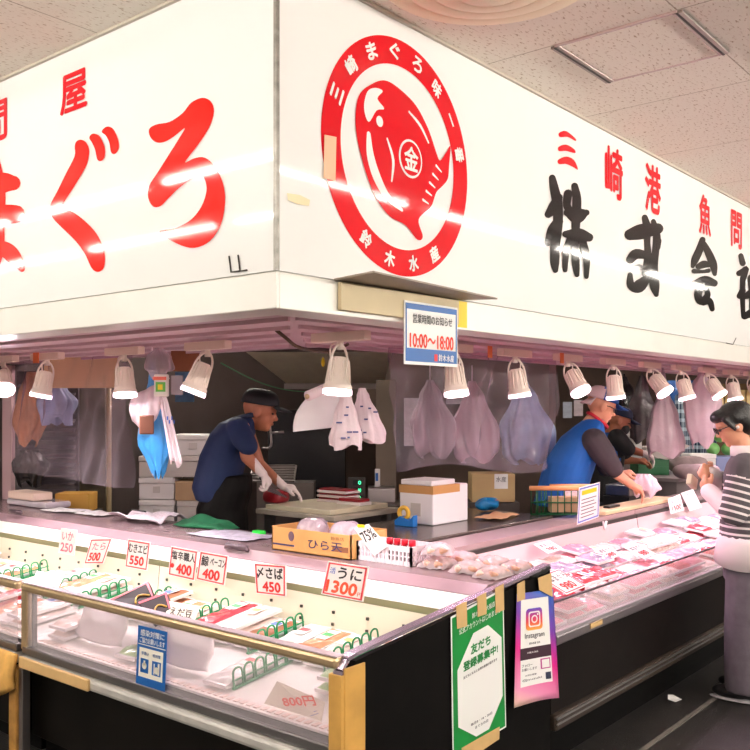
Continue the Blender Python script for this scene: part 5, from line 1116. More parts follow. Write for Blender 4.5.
def ringp(A, B, dd): n = len(A); m.add([q(u, v) + dd for u, v in A] + [q(u, v) + dd for u, v in B], [(i, (i + 1) % n, n + (i + 1) % n, n + i) for i in range(n)])
ringp(rrect(*lg, .15, .070), rrect(*lg, .122, .057), d2 * 1.3)
circ = lambda a, b, du=0, dv=0: [(lg[0] + du + a * math.cos(i * PI / 12), lg[1] + dv + b * math.sin(i * PI / 12)) for i in range(24)]
ringp(circ(.080, .037), circ(.052, .024), d2 * 1.3); m.add([q(u, v) + d2 * 1.3 for u, v in circ(.02, .009, .085, .04)], [tuple(range(24))]); m.build('logo_outline', PAPER, r)
tape([(517, 584), (524.5, 580), (525, 599), (517, 602)], 'masking tape strip at the outer top corner of the pink and blue poster', YE - .006)
tape([(538, 578), (551, 573), (552.5, 597), (539, 590)], 'creased masking tape at the inner top corner of the pink and blue poster', YE - .006)
m = MB(); cpt = at(541, 578, Y=CY + .01); m.tube([cpt + V((-.09 + .02 * i, 0, .004 * math.sin(i * 2.1) + .006 * i * .35 + .02)) for i in range(9)], [.008, .014, .016, .013, .016, .015, .017, .015, .009], 8); one(m, 'black_rag', mat('rag', (30, 28, 28), .8), 'twisted black rag on the end of the black panel above the pink and blue poster', 'rag', cpt)
# ================================================================== GREEN WIRE DIVIDERS
def deckz(x): return .527 + (x - 2.13) * .1268
GW = mat('divider green', (24, 138, 84), .35)
dm = MB()
for i in range(6):
    x = i * .058; dm.tube(cr([(x, 0, .0), (x, 0, .055), (x + .012, 0, .072), (x + .034, 0, .072), (x + .046, 0, .055), (x + .046, 0, 0)], 4, False), .0042, 6)
dm.box((.168, 0, .003), (.35, .012, .008)); dm.box((.168, 0, .03), (.35, .004, .006))
dvm = dm.build('divider_proto', GW); DVM = dvm.data; bpy.data.objects.remove(dvm)
def divider(x, y, lb, s=1.):
    o = bpy.data.objects.new('case_divider', DVM); COL.objects.link(o); o.location = (x, y, deckz(x) + .012); o.rotation_euler = (0, -math.atan(.1268), 0); o.scale = (s, 1, 1); DVM.name = 'case_divider'
    tag(o, lb, 'divider')
divs = [(2.21, 2.50, 'green wire divider behind the glass nearest the cream card', 'a'), (2.48, 2.30, 'green wire divider in the rear row nearest the black end panel', 'b'), (2.21, 3.06, 'green wire divider behind the glass beside the blue notice', 'c'), (2.48, 3.20, 'green wire divider in the rear row, beside the bean card', 'd'),
        (2.48, 2.72, 'green wire divider in the rear row below the 450 card', 'f'), (2.48, 3.62, 'green wire divider in the rear row below the 400 cards', 'g'), (2.46, 3.97, 'green wire divider just past the joint of the two cases', 'h'), (2.50, 4.30, 'tall-looking green wire divider beside the pale blue price card', 'i'), (2.50, 4.80, 'farthest green wire divider near the narrow 250 card', 'j')]
for x, y, lb, _ in divs: divider(x, y, lb, .95)
# ================================================================== PACKS IN THE LONG CASE
rnd = random.Random(5)
FILMW = mat('tray white', (240, 236, 236), .25, coat=.4)
FOODS = {'pale': mat('food pale', (238, 214, 206), .25, coat=.6, var=.18, vscale=26), 'salmon': mat('food salmon', (232, 150, 112), .25, coat=.6, var=.3, vscale=18), 'brown': mat('food brown', (170, 112, 80), .3, coat=.5, var=.35, vscale=16), 'white': mat('food white', (240, 236, 234), .2, coat=.6, var=.06, vscale=12), 'red': mat('food red', (206, 66, 78), .25, coat=.6, var=.3, vscale=18), 'pink': mat('food pink', (240, 150, 168), .25, coat=.6, var=.25, vscale=16), 'green': mat('food green', (150, 190, 120), .3, coat=.5, var=.3, vscale=20), 'grey': mat('food grey', (176, 164, 186), .2, coat=.8, var=.35, vscale=14)}
LABC = [mat('lab red', (226, 80, 84), .5), mat('lab green', (70, 170, 96), .5), mat('lab blue', (92, 130, 206), .5), mat('lab yellow', (238, 214, 120), .5)]
PM = {}
def pack_meshes(kind, l, w):
    """tray, lumpy contents under stretched film, and a printed label; each once"""
    key = (kind, l, w)
    if key in PM: return PM[key]
    m = MB(); m.prism([V((-l / 2, -w / 2, .0)), V((l / 2, -w / 2, .0)), V((l / 2, w / 2, .0)), V((-l / 2, w / 2, .0))], (0, 0, .014)); t = m.build('tray', FILMW, None, bev=.003)
    rr = random.Random(hash(kind) % 7 + int(l * 1000)); ph = [rr.uniform(0, 6) for _ in range(6)]
    m = MB()
    def fn(u, v):
        e = min(1, min(u, 1 - u) * 9) ** .5 * min(1, min(v, 1 - v) * 9) ** .5
        return V(((u - .5) * l * .92, (v - .5) * w * .9, .014 + e * (.012 + .005 * math.sin(9 * u + ph[0]) * math.cos(7 * v + ph[1]) + .003 * math.sin(21 * u + ph[2] + 9 * v))))
    m.grid(fn, 20, 14); f = m.build('contents', FOODS[kind])
    m = MB(); m.box((l * .18, 0, .0305), (l * .3, w * .5, .001)); lb = m.build('label', CARDW)
    m = MB(); m.box((l * .18, 0, .0315), (l * .1, w * .42, .0008)); st = m.build('label_print', LABC[len(PM) % 4])
    me = [o.data for o in (t, f, lb, st)]; md = [m_ for m_ in t.modifiers]
    tm = t
    PM[key] = [('tray', t.data), ('contents', f.data), ('label', lb.data), ('label_print', st.data)]
    for o in (t, f, lb, st): bpy.data.objects.remove(o)
    return PM[key]
def place_pack(kind, l, w, x, y, z, lb, ct, grp, tilt=0., rz=0., name='food_pack', tx=0., parts=4):
    r = bpy.data.objects.new(name, None); COL.objects.link(r); r.empty_display_size = .03; r.location = (x, y, z); r.rotation_euler = (tx, -tilt, rz); tag(r, lb, ct, grp)
    for nm, me in pack_meshes(kind, l, w)[:parts]:
        o = bpy.data.objects.new(nm, me); COL.objects.link(o); o.parent = r
    return r
TLT = math.atan(.1268)
dys = sorted([d[1] for d in divs if d[0] < 2.3]); dyb = sorted([d[1] for d in divs if d[0] > 2.3])
def fill_row(xc, l, y0, y1, gaps, kinds, where, w0=.105):
    y = y0; i = 0
    while y + w0 < y1:
        g = [d for d in gaps if y - .012 < d < y + w0 + .012]
        if g: y = g[0] + .014; continue
        k = kinds[i % len(kinds)]; i += 1
        lay = 2 if rnd.random() < .4 else 1
        for j in range(lay):
            place_pack(k, l, w0, xc + rnd.uniform(-.008, .008), y + w0 / 2, deckz(xc) + .018 + j * .041 + .002, WORDS[k] + ' in the ' + where, 'seafood pack', WORDS[k] + ', ' + where, TLT, rnd.uniform(-.05, .05))
        y += w0 + .012
WORDS = {'pale': 'pale film-wrapped seafood tray', 'salmon': 'orange film-wrapped fish tray', 'brown': 'brown dried fish tray', 'white': 'white frozen seafood pack', 'red': 'red film-wrapped fish tray', 'green': 'green and white bean pack'}
fill_row(2.315, .29, 2.42, 3.74, sorted(dys + [2.70 + i * .03 for i in range(11)] + [3.26 + i * .03 for i in range(11)]), ['white', 'green', 'pale', 'white', 'white'], 'front row behind the long case glass', .125)
fill_row(2.40, .15, 1.95, 2.42, [2.30], ['white', 'green', 'pale'], 'short row behind the cream card', .12)
fill_row(2.655, .32, 1.93, 3.74, dyb, ['salmon', 'brown', 'pale', 'salmon', 'white', 'brown', 'pale', 'red', 'pale'], 'rear row of the long case', .115)
fill_row(2.315, .29, 3.92, 5.6, [], ['pale', 'white', 'salmon', 'red'], 'front row of the second case', .125)
fill_row(2.655, .32, 3.86, 5.9, dyb, ['pale', 'salmon', 'white', 'pale'], 'rear row of the second case', .115)
# bags with green print standing against the glass
for y, lb in ((2.86, 'puffy white bag standing against the glass right of the blue notice'), (3.42, 'puffy white bag standing against the glass between notice and post')):
    r = root('frozen_bag', lb, 'bag', (2.235, y, .566)); m = MB()
    m.grid(lambda u, v: V((.015 + .05 * v + .035 * math.sin(PI * u) * math.sin(PI * v) * -1, (u - .5) * (.33 - .02 * v) + .006 * math.sin(9 * v), .130 * v + .007 * v * math.sin(11 * u))), 22, 12); m.build('bag_front', mat('frosty bag', (240, 232, 236), .3, var=.04, bump=.25, bscale=18), r, solid=.018)
# ================================================================== TUNA TRAYS IN THE SIDE CASE
WORDS2 = {'red': 'red tuna slab tray', 'pink': 'pink fatty tuna tray', 'pale': 'pale fish tray', 'grey': 'grey purple squid bag tray', 'white': 'white fish fillet tray'}
TL2 = math.atan(.095 / .715)
rows = [(2.00, 'row against the side case glass', ['pink', 'pink', 'red', 'pink', 'pale']), (2.17, 'second row of the side case', ['pale', 'pink', 'red', 'white', 'pink', 'pale', 'red']), (2.34, 'third row of the side case', ['white', 'grey', 'pale', 'red', 'pink', 'pale']), (2.51, 'rear row of the side case', ['grey', 'pale', 'white', 'pale', 'pink'])]
for yc, where, ks in rows:
    x, i = 3.58, 0
    while x < 8.9:
        k = ks[(i * 3 + i // 4) % len(ks)]; i += 1; lay = 1 + (rnd.random() < (.3 if yc > 2.1 else .7))
        for j in range(lay): place_pack(k, .19, .15, x, yc + rnd.uniform(-.006, .006), .5765 + (yc - 1.905) * .133 + 0.024 + j * .041, WORDS2[k] + ' in the ' + where, 'fish tray', WORDS2[k] + ', ' + where, 0, rnd.uniform(-.04, .04), 'fish_tray', TL2, 4 if rnd.random() < .22 else 2)
        x += .205 + (0 if rnd.random() < .8 else .05)
def flatcard(px, py, w, h, rz, lb, red=False, z=.70):
    p = at(px, py, Z=z); c_, s_ = math.cos(rz), math.sin(rz); a, b = V((c_, s_, .0)) * w, V((-s_ * .9, c_ * .9, .42)) * h
    n = a.cross(b).normalized(); return card([p - a / 2 + b, p + a / 2 + b, p + a / 2, p - a / 2], lb, [('本まぐろ', .1, .55, .9, .85, PBLACK, .01), ('980', .2, .12, .75, .45, PRED, .04)], n, BORD if red else None)
flatcard(577, 590, .24, .16, .08, 'large white price card with red edge lying close to the black end panel', True, .725)
flatcard(616, 557, .20, .11, .05, 'plain white price card lying on trays in the middle of the side case', False, .70)
flatcard(650, 556, .22, .14, .1, 'white price card among purple squid bags in the side case', False, .70)
flatcard(556, 551, .2, .10, .05, 'white price card standing at the rear of the side case below the wire basket', False, .76)
for c4, lb in (([(668, 499), (680, 494), (684, 510), (671, 514)], 'pink and white price card standing at the plank end'), ([(681, 493), (693, 489), (702, 507), (690, 511)], 'blank white price card standing beside the shopper\'s cuff')):
    Y_ = 2.62; card([at(x, y, Y=Y_ - (.05 if y > 500 else 0)) for x, y in c4], lb, [('中とろ', .15, .55, .85, .85, PNK, .01), ('1500', .15, .12, .85, .45, PRED, .03)] if c4[0][0] < 680 else [('大とろ', .3, .65, .8, .9, PNK, .0)], V((0, -.9, .4)), None)
# ================================================================== ON THE SERVING LEDGE
LZ = .886
lo, hi = V((3.07, 0, LZ)), None
c = at(351, 560, X=3.07); ya, yb = c.y, at(272, 550, X=3.07).y
r = root('carton', 'open orange-brown carton with three blue characters on the serving ledge', 'carton', (3.07, ya, LZ)); w_, l_, h_ = .26, yb - ya, .112
m = MB(); m.bb((0, 0, 0), (.006, l_, h_)); m.bb((w_ - .006, 0, 0), (w_, l_, h_ + .004)); m.bb((0, 0, 0), (w_, .006, h_ + .002)); m.bb((0, l_ - .006, 0), (w_, l_, h_ + .003)); m.bb((0, 0, 0), (w_, l_, .005)); m.build('carton_body', mat('carton orange', (224, 166, 100), .6, var=.05), r)
FX_ = V((-.0012, 0, 0))
m = MB(); o_ = V((0, l_ * .52, .03)) + FX_; put_text(m, 'ひら天', o_, V((0, -l_ * .42, 0)), V((0, 0, .042)), .008, 0, .006); m.build('lettering', mat('carton blue', (58, 56, 104), .5), r)
m = MB(); m.bb((-.001, l_ * .70, .026), (0, l_ * .99, .034)); m.build('blue_line', mat('carton blue', (0, 0, 0)), r)
m = MB(); m.add([V((-.0012, l_ * .74 + .02 * math.cos(a * PI / 8), .075 + .024 * math.sin(a * PI / 8))) for a in range(16)], [tuple(range(16))]); m.build('round_crest', mat('crest', (110, 84, 100), .5), r)
m = MB(); put_text(m, '鈴商店', V((-.0012, l_ * .24, .082)), V((0, -l_ * .16, 0)), V((0, 0, .016)), .0); m.bb((-.001, l_ * .03, .03), (0, l_ * .22, .055)); m.build('small_print', mat('print brown', (150, 96, 66), .5), r)
for i, (x, y, s_) in enumerate(((.13, l_ * .28, .085), (.13, l_ * .70, .085))):
    p = V((3.07 + x, ya + y, LZ + .008)); m = MB(); m.grid(lambda u, v: p + V((s_ * math.cos(2 * PI * u) * math.sin(PI * v) ** .6 * (1 + .1 * math.sin(10 * PI * u)), s_ * 1.0 * math.sin(2 * PI * u) * math.sin(PI * v) ** .6 * (1 + .1 * math.sin(6 * PI * u + 1)), .075 - .070 * math.cos(PI * v) + .012 * math.sin(8 * PI * u + 3 * v) * math.sin(PI * v))), 30, 12, 0, True, True)
    one(m, 'plastic_bundle', mat('plastic bundle', (186, 166, 176), .15, coat=.5, var=.2, vscale=22, bump=.6, bscale=40), ('clear wrapped bundle in the carton, beside the price basket', 'clear wrapped bundle in the carton, its far half')[i], 'packet', p)
# white slotted basket with card and red-capped bottles
c = at(411, 567, Z=LZ); yb = at(358, 550, X=c.x).y
r = root('plastic_basket', 'white slotted plastic basket holding red-capped bottles', 'basket', (c.x, c.y, LZ)); bw, bl, bh = .17, yb - c.y, .085
BK = mat('basket white', (240, 228, 234), .4)
m = MB()
def slots(a, u, nrm, L):
    n = int(L / .021); m.box(V(a) + V(u) * L / 2 + V((0, 0, .010)), (abs(u[0]) * L + .004, abs(u[1]) * L + .004, .02)); m.box(V(a) + V(u) * L / 2 + V((0, 0, bh - .012)), (abs(u[0]) * L + .006, abs(u[1]) * L + .006, .024)); m.box(V(a) + V(u) * L / 2 + V((0, 0, bh * .48)), (abs(u[0]) * L + .003, abs(u[1]) * L + .003, .006))
    for i in range(n + 1): m.box(V(a) + V(u) * L * i / n + V((0, 0, bh / 2)), (.009, .009, bh))
slots((0, 0, 0), (0, 1, 0), 0, bl); slots((bw, 0, 0), (0, 1, 0), 0, bl); slots((0, 0, 0), (1, 0, 0), 0, bw); slots((0, bl, 0), (1, 0, 0), 0, bw); m.bb((0, 0, 0), (bw, bl, .004)); m.build('basket_body', BK, r)
for i in range(4):
    px = at(391 + i * 8.5, 545 + i * .8, Z=.98); p = V((c.x + .055, c.y + .035 + (3 - i) * .042, LZ + .006)); b = root('sauce_bottle', ('first', 'second', 'third', 'fourth')[i] + ' red-capped small bottle in the white basket, counted from the price card', 'bottle', p)
    m = MB(); m.lathe([(.0, 0), (.015, 0), (.016, .004), (.016, .05), (.010, .068), (.009, .078), (0, .078)], 16); m.build('bottle_body', mat('sauce', (50, 22, 24), .15, coat=.5), b)
    m = MB(); m.lathe([(.0, .100), (.014, .100), (.0155, .097), (.0155, .074), (.0, .074)], 16); m.build('cap', mat('cap red', (226, 24, 50), .35), b)
c4 = [at(354, 528.5, X=c.x - .012), at(368, 524, X=c.x - .012), at(388, 546, X=c.x - .012), at(374, 556, X=c.x - .012)]
card([V(p) for p in c4], 'tilted white card reading 75 percent clipped to the white basket', [('75%', .08, .45, .92, .8, PBLACK, .015)], NX, None)
r = bpy.data.objects
m = MB(); q = c4; a = at(361, 526, X=c.x - .016); m.box(a, (.004, .04, .012)); one(m, 'basket_clip', YEL, 'yellow clip on the top of the tilted card of the white basket', 'clip', a)
# film packed fish at the ledge corner
PFILM = film('pack film', (250, 236, 240), .66, .12, .95)
for i, (x, y, z, rz, lb) in enumerate(((3.20, 2.295, 0, .1, 'film-packed fish pieces next to the white basket, at the ledge front'), (3.20, 2.295, .058, .5, 'film-packed fish pieces lying on top of another pack by the white basket'), (3.37, 2.29, 0, -.1, 'film-packed fish pieces next to the red caps, at the ledge rear'), (3.19, 2.125, 0, .2, 'film-packed pale fish pieces in the middle of the ledge corner'), (3.355, 2.12, 0, -.2, 'film-packed pale fish pieces at the rear of the ledge corner'), (3.15, 1.985, 0, .05, 'film-packed pale fish pieces above the green poster tapes'), (3.33, 1.985, 0, .1, 'film-packed pale fish pieces at the very end of the ledge'))):
    l, w = (.155, .13) if y > 2.0 else (.16, .11); r = root('fish_pack', lb, 'fish pack', (x, y, LZ + z), None, rz); rr = random.Random(i + 3); ph = rr.uniform(0, 6)
    for j in range(6):
        m = MB(); R3 = Matrix.Rotation(rr.uniform(-.5, .5) + .6, 3, 'Z'); m.grid(lambda u, v, k=j: V((-l * .32 + l * .64 * (k % 3) / 2, -w * .2 + w * .4 * (k // 3), .018)) + R3 @ V((.036 * math.cos(2 * PI * u) * math.sin(PI * v) ** .6 * (1 + .15 * math.sin(6 * PI * u + ph)), .022 * math.sin(2 * PI * u) * math.sin(PI * v) ** .6, -.013 * math.cos(PI * v) + .004 * math.sin(9 * u + 5 * v))), 16, 8, 0, True, True); m.build('fish_piece', mat('fish piece %d' % (j % 2), ((206, 156, 132), (226, 188, 172))[j % 2], .4, var=.3, vscale=34), r)
    m = MB(); m.grid(lambda u, v: V(((u - .5) * l * 1.05, (v - .5) * w * 1.05, .003 + .042 * (math.sin(PI * u) * math.sin(PI * v)) ** .4 + .004 * math.sin(23 * u + ph + 6 * v) * math.sin(17 * v))), 24, 18); m.build('film', PFILM, r)
# papers, cloth and the rest on the far half of the ledge
def sheet(mb, c, w, h, rz, wav=.006, crum=0., seed=0, n=18):
    rr = random.Random(seed); ph = [rr.uniform(0, 6) for _ in range(4)]; R = Matrix.Rotation(rz, 3, 'Z')
    mb.grid(lambda u, v: V(c) + R @ V(((u - .5) * w, (v - .5) * h, wav + wav * math.sin(5 * u + ph[0]) * math.cos(4 * v + ph[1]) + crum * (abs(math.sin(7 * u + 3 * v + ph[2])) + abs(math.sin(5 * v - 4 * u + ph[3]))))), n, n); return mb
def onl(px, py, z=LZ): p = at(px, py, Z=z); p.x = min(max(p.x, 3.06), 3.40); return p
p = onl(147, 521); m = MB(); sheet(m, p, .26, .42, .15, .008, .022, 3); one(m, 'newspaper', mat('newspaper', (226, 216, 224), .7, var=.22, vscale=60), 'crumpled newspaper sheet with a pen lying on it', 'newspaper', p, solid=.002)
m = MB(); q = p + V((-.05, .02, .066)); m.tube([q + V((0, -.075, 0)), q + V((.01, .07, .0)), q + V((.011, .085, 0))], [.005, .005, .002], 8); one(m, 'ballpoint_pen', LENS, 'black pen lying on the crumpled newspaper', 'pen', q)
p = onl(205, 527); m = MB(); m.grid(lambda u, v: p + V(((u - .5) * .16 + .02 * math.sin(7 * v), (v - .5) * .42, .006 + .045 * (math.sin(PI * u) * math.sin(PI * v)) ** .6 * (1 + .35 * math.sin(9 * u + 5 * v) + .25 * math.sin(14 * v)))), 22, 30); one(m, 'cleaning_cloth', mat('cloth green', (24, 104, 66), .85, var=.2, vscale=14, bump=.3, bscale=40), 'crumpled dark green cloth on the ledge in front of the navy-clad worker', 'cloth', p, solid=.004)
p = onl(232, 536); m = MB(); sheet(m, p, .24, .46, .05, .003, .004, 5); one(m, 'leaflet', mat('leaflet', (198, 190, 208), .5, var=.3, vscale=22), 'pale blue leaflet lying flat beside the orange-brown carton', 'leaflet', p, solid=.002)
p = at(259, 525, Z=.90); p = V((3.38, at(259, 525, X=3.38).y, LZ)); m = MB(); m.box(p + V((0, 0, .011)), (.04, .07, .02)); one(m, 'green_lighter', mat('neon green', (40, 226, 70), .4), 'small bright green block between cloth and carton', 'block', p, bev=.004)
p = at(240, 549, X=2.985); m = MB(); m.tube([p + V((-.022, -.085, .0)), p + V((-.022, -.07, .012)), p + V((-.022, .07, .012)), p + V((-.022, .085, .0))], [.008, .016, .016, .008], 10); wp(m, 'handle', mat('handle dark', (92, 76, 84), .3, .5), WL)
p = at(19, 513, X=2.985); m = MB(); m.tube([p + V((-.022, -.07, .0)), p + V((-.022, -.06, .010)), p + V((-.022, .06, .010)), p + V((-.022, .07, .0))], [.008, .014, .014, .008], 10); wp(m, 'handle', mat('handle dark', (0, 0, 0)), WL)
p = onl(35, 507); m = MB(); m.box(p + V((.06, .06, .0225)), (.20, .52, .043)); one(m, 'tray_bundle', mat('bundle clear', (206, 196, 206), .15, coat=.6, var=.15), 'clear bundle of trays under the pale foam tray', 'bundle', p, bev=.015)
m = MB(); m.box(p + V((.02, .10, .075)), (.15, .34, .055)); one(m, 'foam_tray', mat('foam peach', (236, 208, 194), .5), 'pale foam tray on top of the clear bundle', 'tray', p + V((0, 0, .05)), bev=.01)
a, w_, d_, h_ = stackbox(52, 90, 491, 511, 6.4, .15); m = MB(); fbox(m, V((a.x, a.y, .0)), w_, .3, .83); one(m, 'side_shelf', mat('shelf dark', (58, 50, 48), .5), 'dark shelf behind the ledge carrying the yellow carton', 'shelf', (a.x, a.y, 0))
m = MB(); fbox(m, V((a.x, a.y, .832)) + VF * .03 + VR * .01, w_ * .9, .2, .13); one(m, 'carton', mat('yellow carton', (206, 156, 66), .6), 'small yellow carton behind the clear tray bundle', 'carton', (a.x, a.y, .832), bev=.004)
for px, py, w_, h_, rz, lb, sd in ((66, 511, .17, .30, .2, 'flat printed sheet on the ledge behind the tray bundle', 7), (97, 514, .18, .28, -.1, 'white printed sheet on the ledge before the newspaper', 8)):
    p = onl(px, py, LZ + .004); m = MB(); sheet(m, p, w_, h_, rz, .003, .003, sd); one(m, 'paper_sheet', mat('printed sheet', (226, 222, 224), .6, var=.25, vscale=40), lb, 'paper', p, solid=.002)
# wire basket with orange handles on the steel worktop
c = at(571, 523, Z=.857); c = V((5.32, 2.90, .86)) if False else c
T_ = 5.9; a = at(531, 521, T=T_); zz = .872; 
a.z = zz; e1 = (at(578, 524, T=T_) - at(531, 521, T=T_)); e1.z = 0; e2 = VF * .14 + VR * .16; hgt = at(531, 490, T=T_).z - zz
r = root('wire_basket', 'green wire basket with orange handles holding cartons and papers', 'basket', a)
m = MB()
for z in (.005, hgt * .5, hgt):
    m.tube([V((0, 0, z)), e1 + V((0, 0, z)), e1 + e2 + V((0, 0, z)), e2 + V((0, 0, z))], .005, 6, 0, False, True)
for i in range(8):
    for b0 in (V((0, 0, 0)), e2): m.tube([b0 + e1 * i / 7, b0 + e1 * i / 7 + V((0, 0, hgt))], .004, 6)
for i in range(5):
    for b0 in (V((0, 0, 0)), e1): m.tube([b0 + e2 * i / 4, b0 + e2 * i / 4 + V((0, 0, hgt))], .004, 6)
for i in range(1, 7): m.tube([e1 * i / 7 + V((0, 0, .004)), e1 * i / 7 + e2 + V((0, 0, .004))], .003, 6)
m.build('wire_body', DGREEN, r)
OH = mat('handle orange', (220, 150, 96), .4)
for b0 in (V((0, 0, 0)), e2):
    m = MB(); m.tube([b0 + e1 * -.03 + V((0, 0, hgt + .012)), b0 + e1 * 1.03 + V((0, 0, hgt + .012))], .016, 10); m.build('handle', OH, r)
bo = a + e1 * .10 + e2 * .12 + V((0, 0, .016)); m = MB(); m.box(bo + e1 * .4 + e2 * .33 + V((0, 0, .05)), (e1.length * .62, .09, .10), 0, Matrix.Rotation(math.atan2(e1.y, e1.x), 3, 'Z')); one(m, 'small_carton', CARD2, 'pale carton standing inside the green wire basket', 'carton', bo, bev=.004)
m = MB(); m.box(bo + e1 * .46 + e2 * .72 + V((0, 0, .065)), (e1.length * .44, .016, .13), 0, Matrix.Rotation(math.atan2(e1.y, e1.x), 3, 'Z')); one(m, 'paper_bundle', mat('bundle paper', (226, 212, 214), .6, var=.2, vscale=50), 'upright paper bundle inside the green wire basket', 'paper', bo + e2 * .3, bev=.003)
c4 = [at(579, 487.5, T=5.62), at(600, 482, T=5.62), at(599, 517, T=5.62), at(577, 525, T=5.62)]
card(c4, 'white notice with yellow heading leaning on the green wire basket', [], -VF, mat('notice blue', (120, 140, 210), .5), CARDW, None, 'notice_card'); ncd = [o for o in bpy.data.objects if o.name.startswith('notice_card')][-1]; q = quad_uv([p - V(c4[3]) for p in c4])
m = MB(); uv_rect(m, q, .15, .76, .85, .88, -VF * .001); m.build('yellow_heading', YEL, ncd)
m = MB()
for i in range(6): uv_rect(m, q, .15, .62 - i * .095, .85 - .1 * (i % 2), .645 - i * .095, -VF * .001)
m.build('text_lines', INK, ncd)
p = at(520, 514, Z=.873); m = MB(); sheet(m, V((p.x - .25, p.y + .02, .873)), .34, .18, .2, .004, .006, 12); one(m, 'kraft_paper', mat('kraft', (206, 160, 118), .6), 'tan wrapping paper lying before the green wire basket', 'paper', p, solid=.002)
# wooden plank with a black clip along the rear of the side case
x0, x1 = at(600, 517, Y=2.70).x, at(672, 500, Y=2.70).x
m = MB(); m.bb((x0, 2.66, .856), (x1, 2.84, .880)); one(m, 'wooden_plank', mat('plank', (226, 200, 158), .5, var=.12, vscale=7), 'pale wooden plank lying along the rear ledge of the side case', 'plank', (x0, 2.75, .856), bev=.004)
p = at(609, 508, Y=2.76); m = MB(); m.box((p.x, 2.74, .889), (.17, .05, .016)); one(m, 'black_clip', LENS, 'small black clip on the pale wooden plank', 'clip', (p.x, 2.74, .882), bev=.005)
p = at(601, 543, Y=2.63); m = MB(); m.tube([(p.x + 0, 2.615, .83), (p.x + .02, 2.615, .78), (p.x + .05, 2.615, .83)], .008, 6); one(m, 'white_hook', CARDW, 'small white hook on the rear edge below the wire basket notice', 'hook', (p.x, 2.615, .80))
# ================================================================== BEHIND THE SIDE CASE
a = at(598, 480, T=7.7); L_ = (at(735, 480, T=7.7) - a).dot(VR)
r = root('packing_table', 'grey packing table behind the side case under the green crate', 'table', (a.x, a.y, 0)); 
a_ = V((7.66, 2.95, 0)); r.location = a_; m = MB(); m.bb((0, 0, .93), (1.2, .95, .96)); m.build('table_top', mat('pack top', (150, 138, 138), .4, .2), r)
m = MB(); m.bb((.03, .03, 0), (1.17, .92, .93)); m.build('table_skirt', mat('pack skirt', (104, 94, 94), .6), r)
TZ = .962
def crate(px0, px1, T, h, d_, nm, lb, mt, ct):
    a = at(px0, 477, T=T); a.z = TZ; w = (at(px1, 477, T=T) - at(px0, 477, T=T)).dot(VR); r = root(nm, lb, ct, a); m = MB()
    fbox(m, (0, 0, 0), w, d_, .006); fbox(m, (0, 0, 0), w, .006, h); fbox(m, VF * (d_ - .006), w, .006, h); fbox(m, (0, 0, 0), .006, d_, h); fbox(m, VR * (w - .006), .006, d_, h); m.build('crate_body', mt, r)
    m = MB(); fbox(m, VF * -.006 + V((0, 0, h - .012)), w, .014, .016); fbox(m, VF * -.004 + V((0, 0, h * .5)), w, .008, .01); m.build('crate_rim', mt, r)
    return r
crate(638, 669, 8.2, .135, .26, 'green_crate', 'green plastic crate on the packing table between worker and sacks', DGREEN, 'crate')
def onT(px, T): p = at(px, 470, T=T); p.z = TZ; return p
m = MB(); m.bb((6.5, 2.885, 0), (7.0, 3.1, .895)); one(m, 'scale_stand', BASE2, 'dark narrow stand behind the plank in front of the blue-vested worker', 'stand', (6.75, 3, 0))
p = V((6.52, 2.89, .897)); m = MB(); m.bb(p, p + V((.42, .2, .085))); one(m, 'weighing_tray', STEEL, 'grey steel weighing tray in front of the blue-vested worker', 'tray', p, bev=.008)
for i, (px, T, w, h, rz, lb) in enumerate(((688, 8.42, .19, .16, .2, 'grey brown sack lying beside the green crate'), (697, 7.72, .20, .13, -.3, 'grey sack lying by the striped shopper\'s hands'))):
    p = onT(px, T); m = MB(); m.grid(lambda u, v: p + ROT @ V((w * math.cos(2 * PI * u) * math.sin(PI * v) ** .7 * (1 + .08 * math.sin(6 * PI * u)), w * .5 * math.sin(2 * PI * u) * math.sin(PI * v) ** .7, h * .5 * (1 - math.cos(PI * v)) + .012 * math.sin(8 * PI * u + 3 * v) * math.sin(PI * v))), 26, 12, 0, True, True); one(m, 'grey_sack', mat('sack', (150, 132, 132), .7, var=.2, vscale=9, bump=.4, bscale=24), lb, 'sack', p)
p = at(640, 492, T=7.0); p = V((p.x, p.y, 1.0))
p = at(643, 474, T=6.72); m = MB(); bagmesh(m, p, .20, .09, .15, [(0, .5), (.3, .9), (.7, 1.), (1, .6)], 5, .2, VR, .12, 55); one(m, 'clear_wrapper', mat('wrapper', (226, 198, 214), .15, coat=.6, bump=.5, bscale=30), 'crumpled clear wrapper in the hand of the blue-vested worker', 'wrapper', p - V((0, 0, .15)))
for px0, px1, z0, h, T, mt, lb in ((624, 642, TZ, .21, 8.55, FOAM, 'white foam box behind the green crate, lower of two'), (624, 642, TZ + .212, .20, 8.55, FOAM, 'white foam box behind the worker in black, upper of two'), (690, 716, TZ, .17, 8.6, FOAM, 'white foam box under the checked cloth'), (642, 668, TZ, .24, 8.62, FOAMG, 'grey foam box behind the first pale hanging bag')):
    foam_box(px0, px1, z0, h, 'foam_box', mt, lb, T, True, 'foam box', .24)
p = at(668, 447, T=8.3); m = MB(); q = [at(644, 452, T=8.5), at(668, 437, T=8.5), at(690, 446, T=8.5), at(664, 462, T=8.5)]; m.prism([V(x) for x in q], VF * .04); one(m, 'foam_slab', FOAMG, 'tilted grey foam lid above the sacks', 'lid', p, bev=.004)
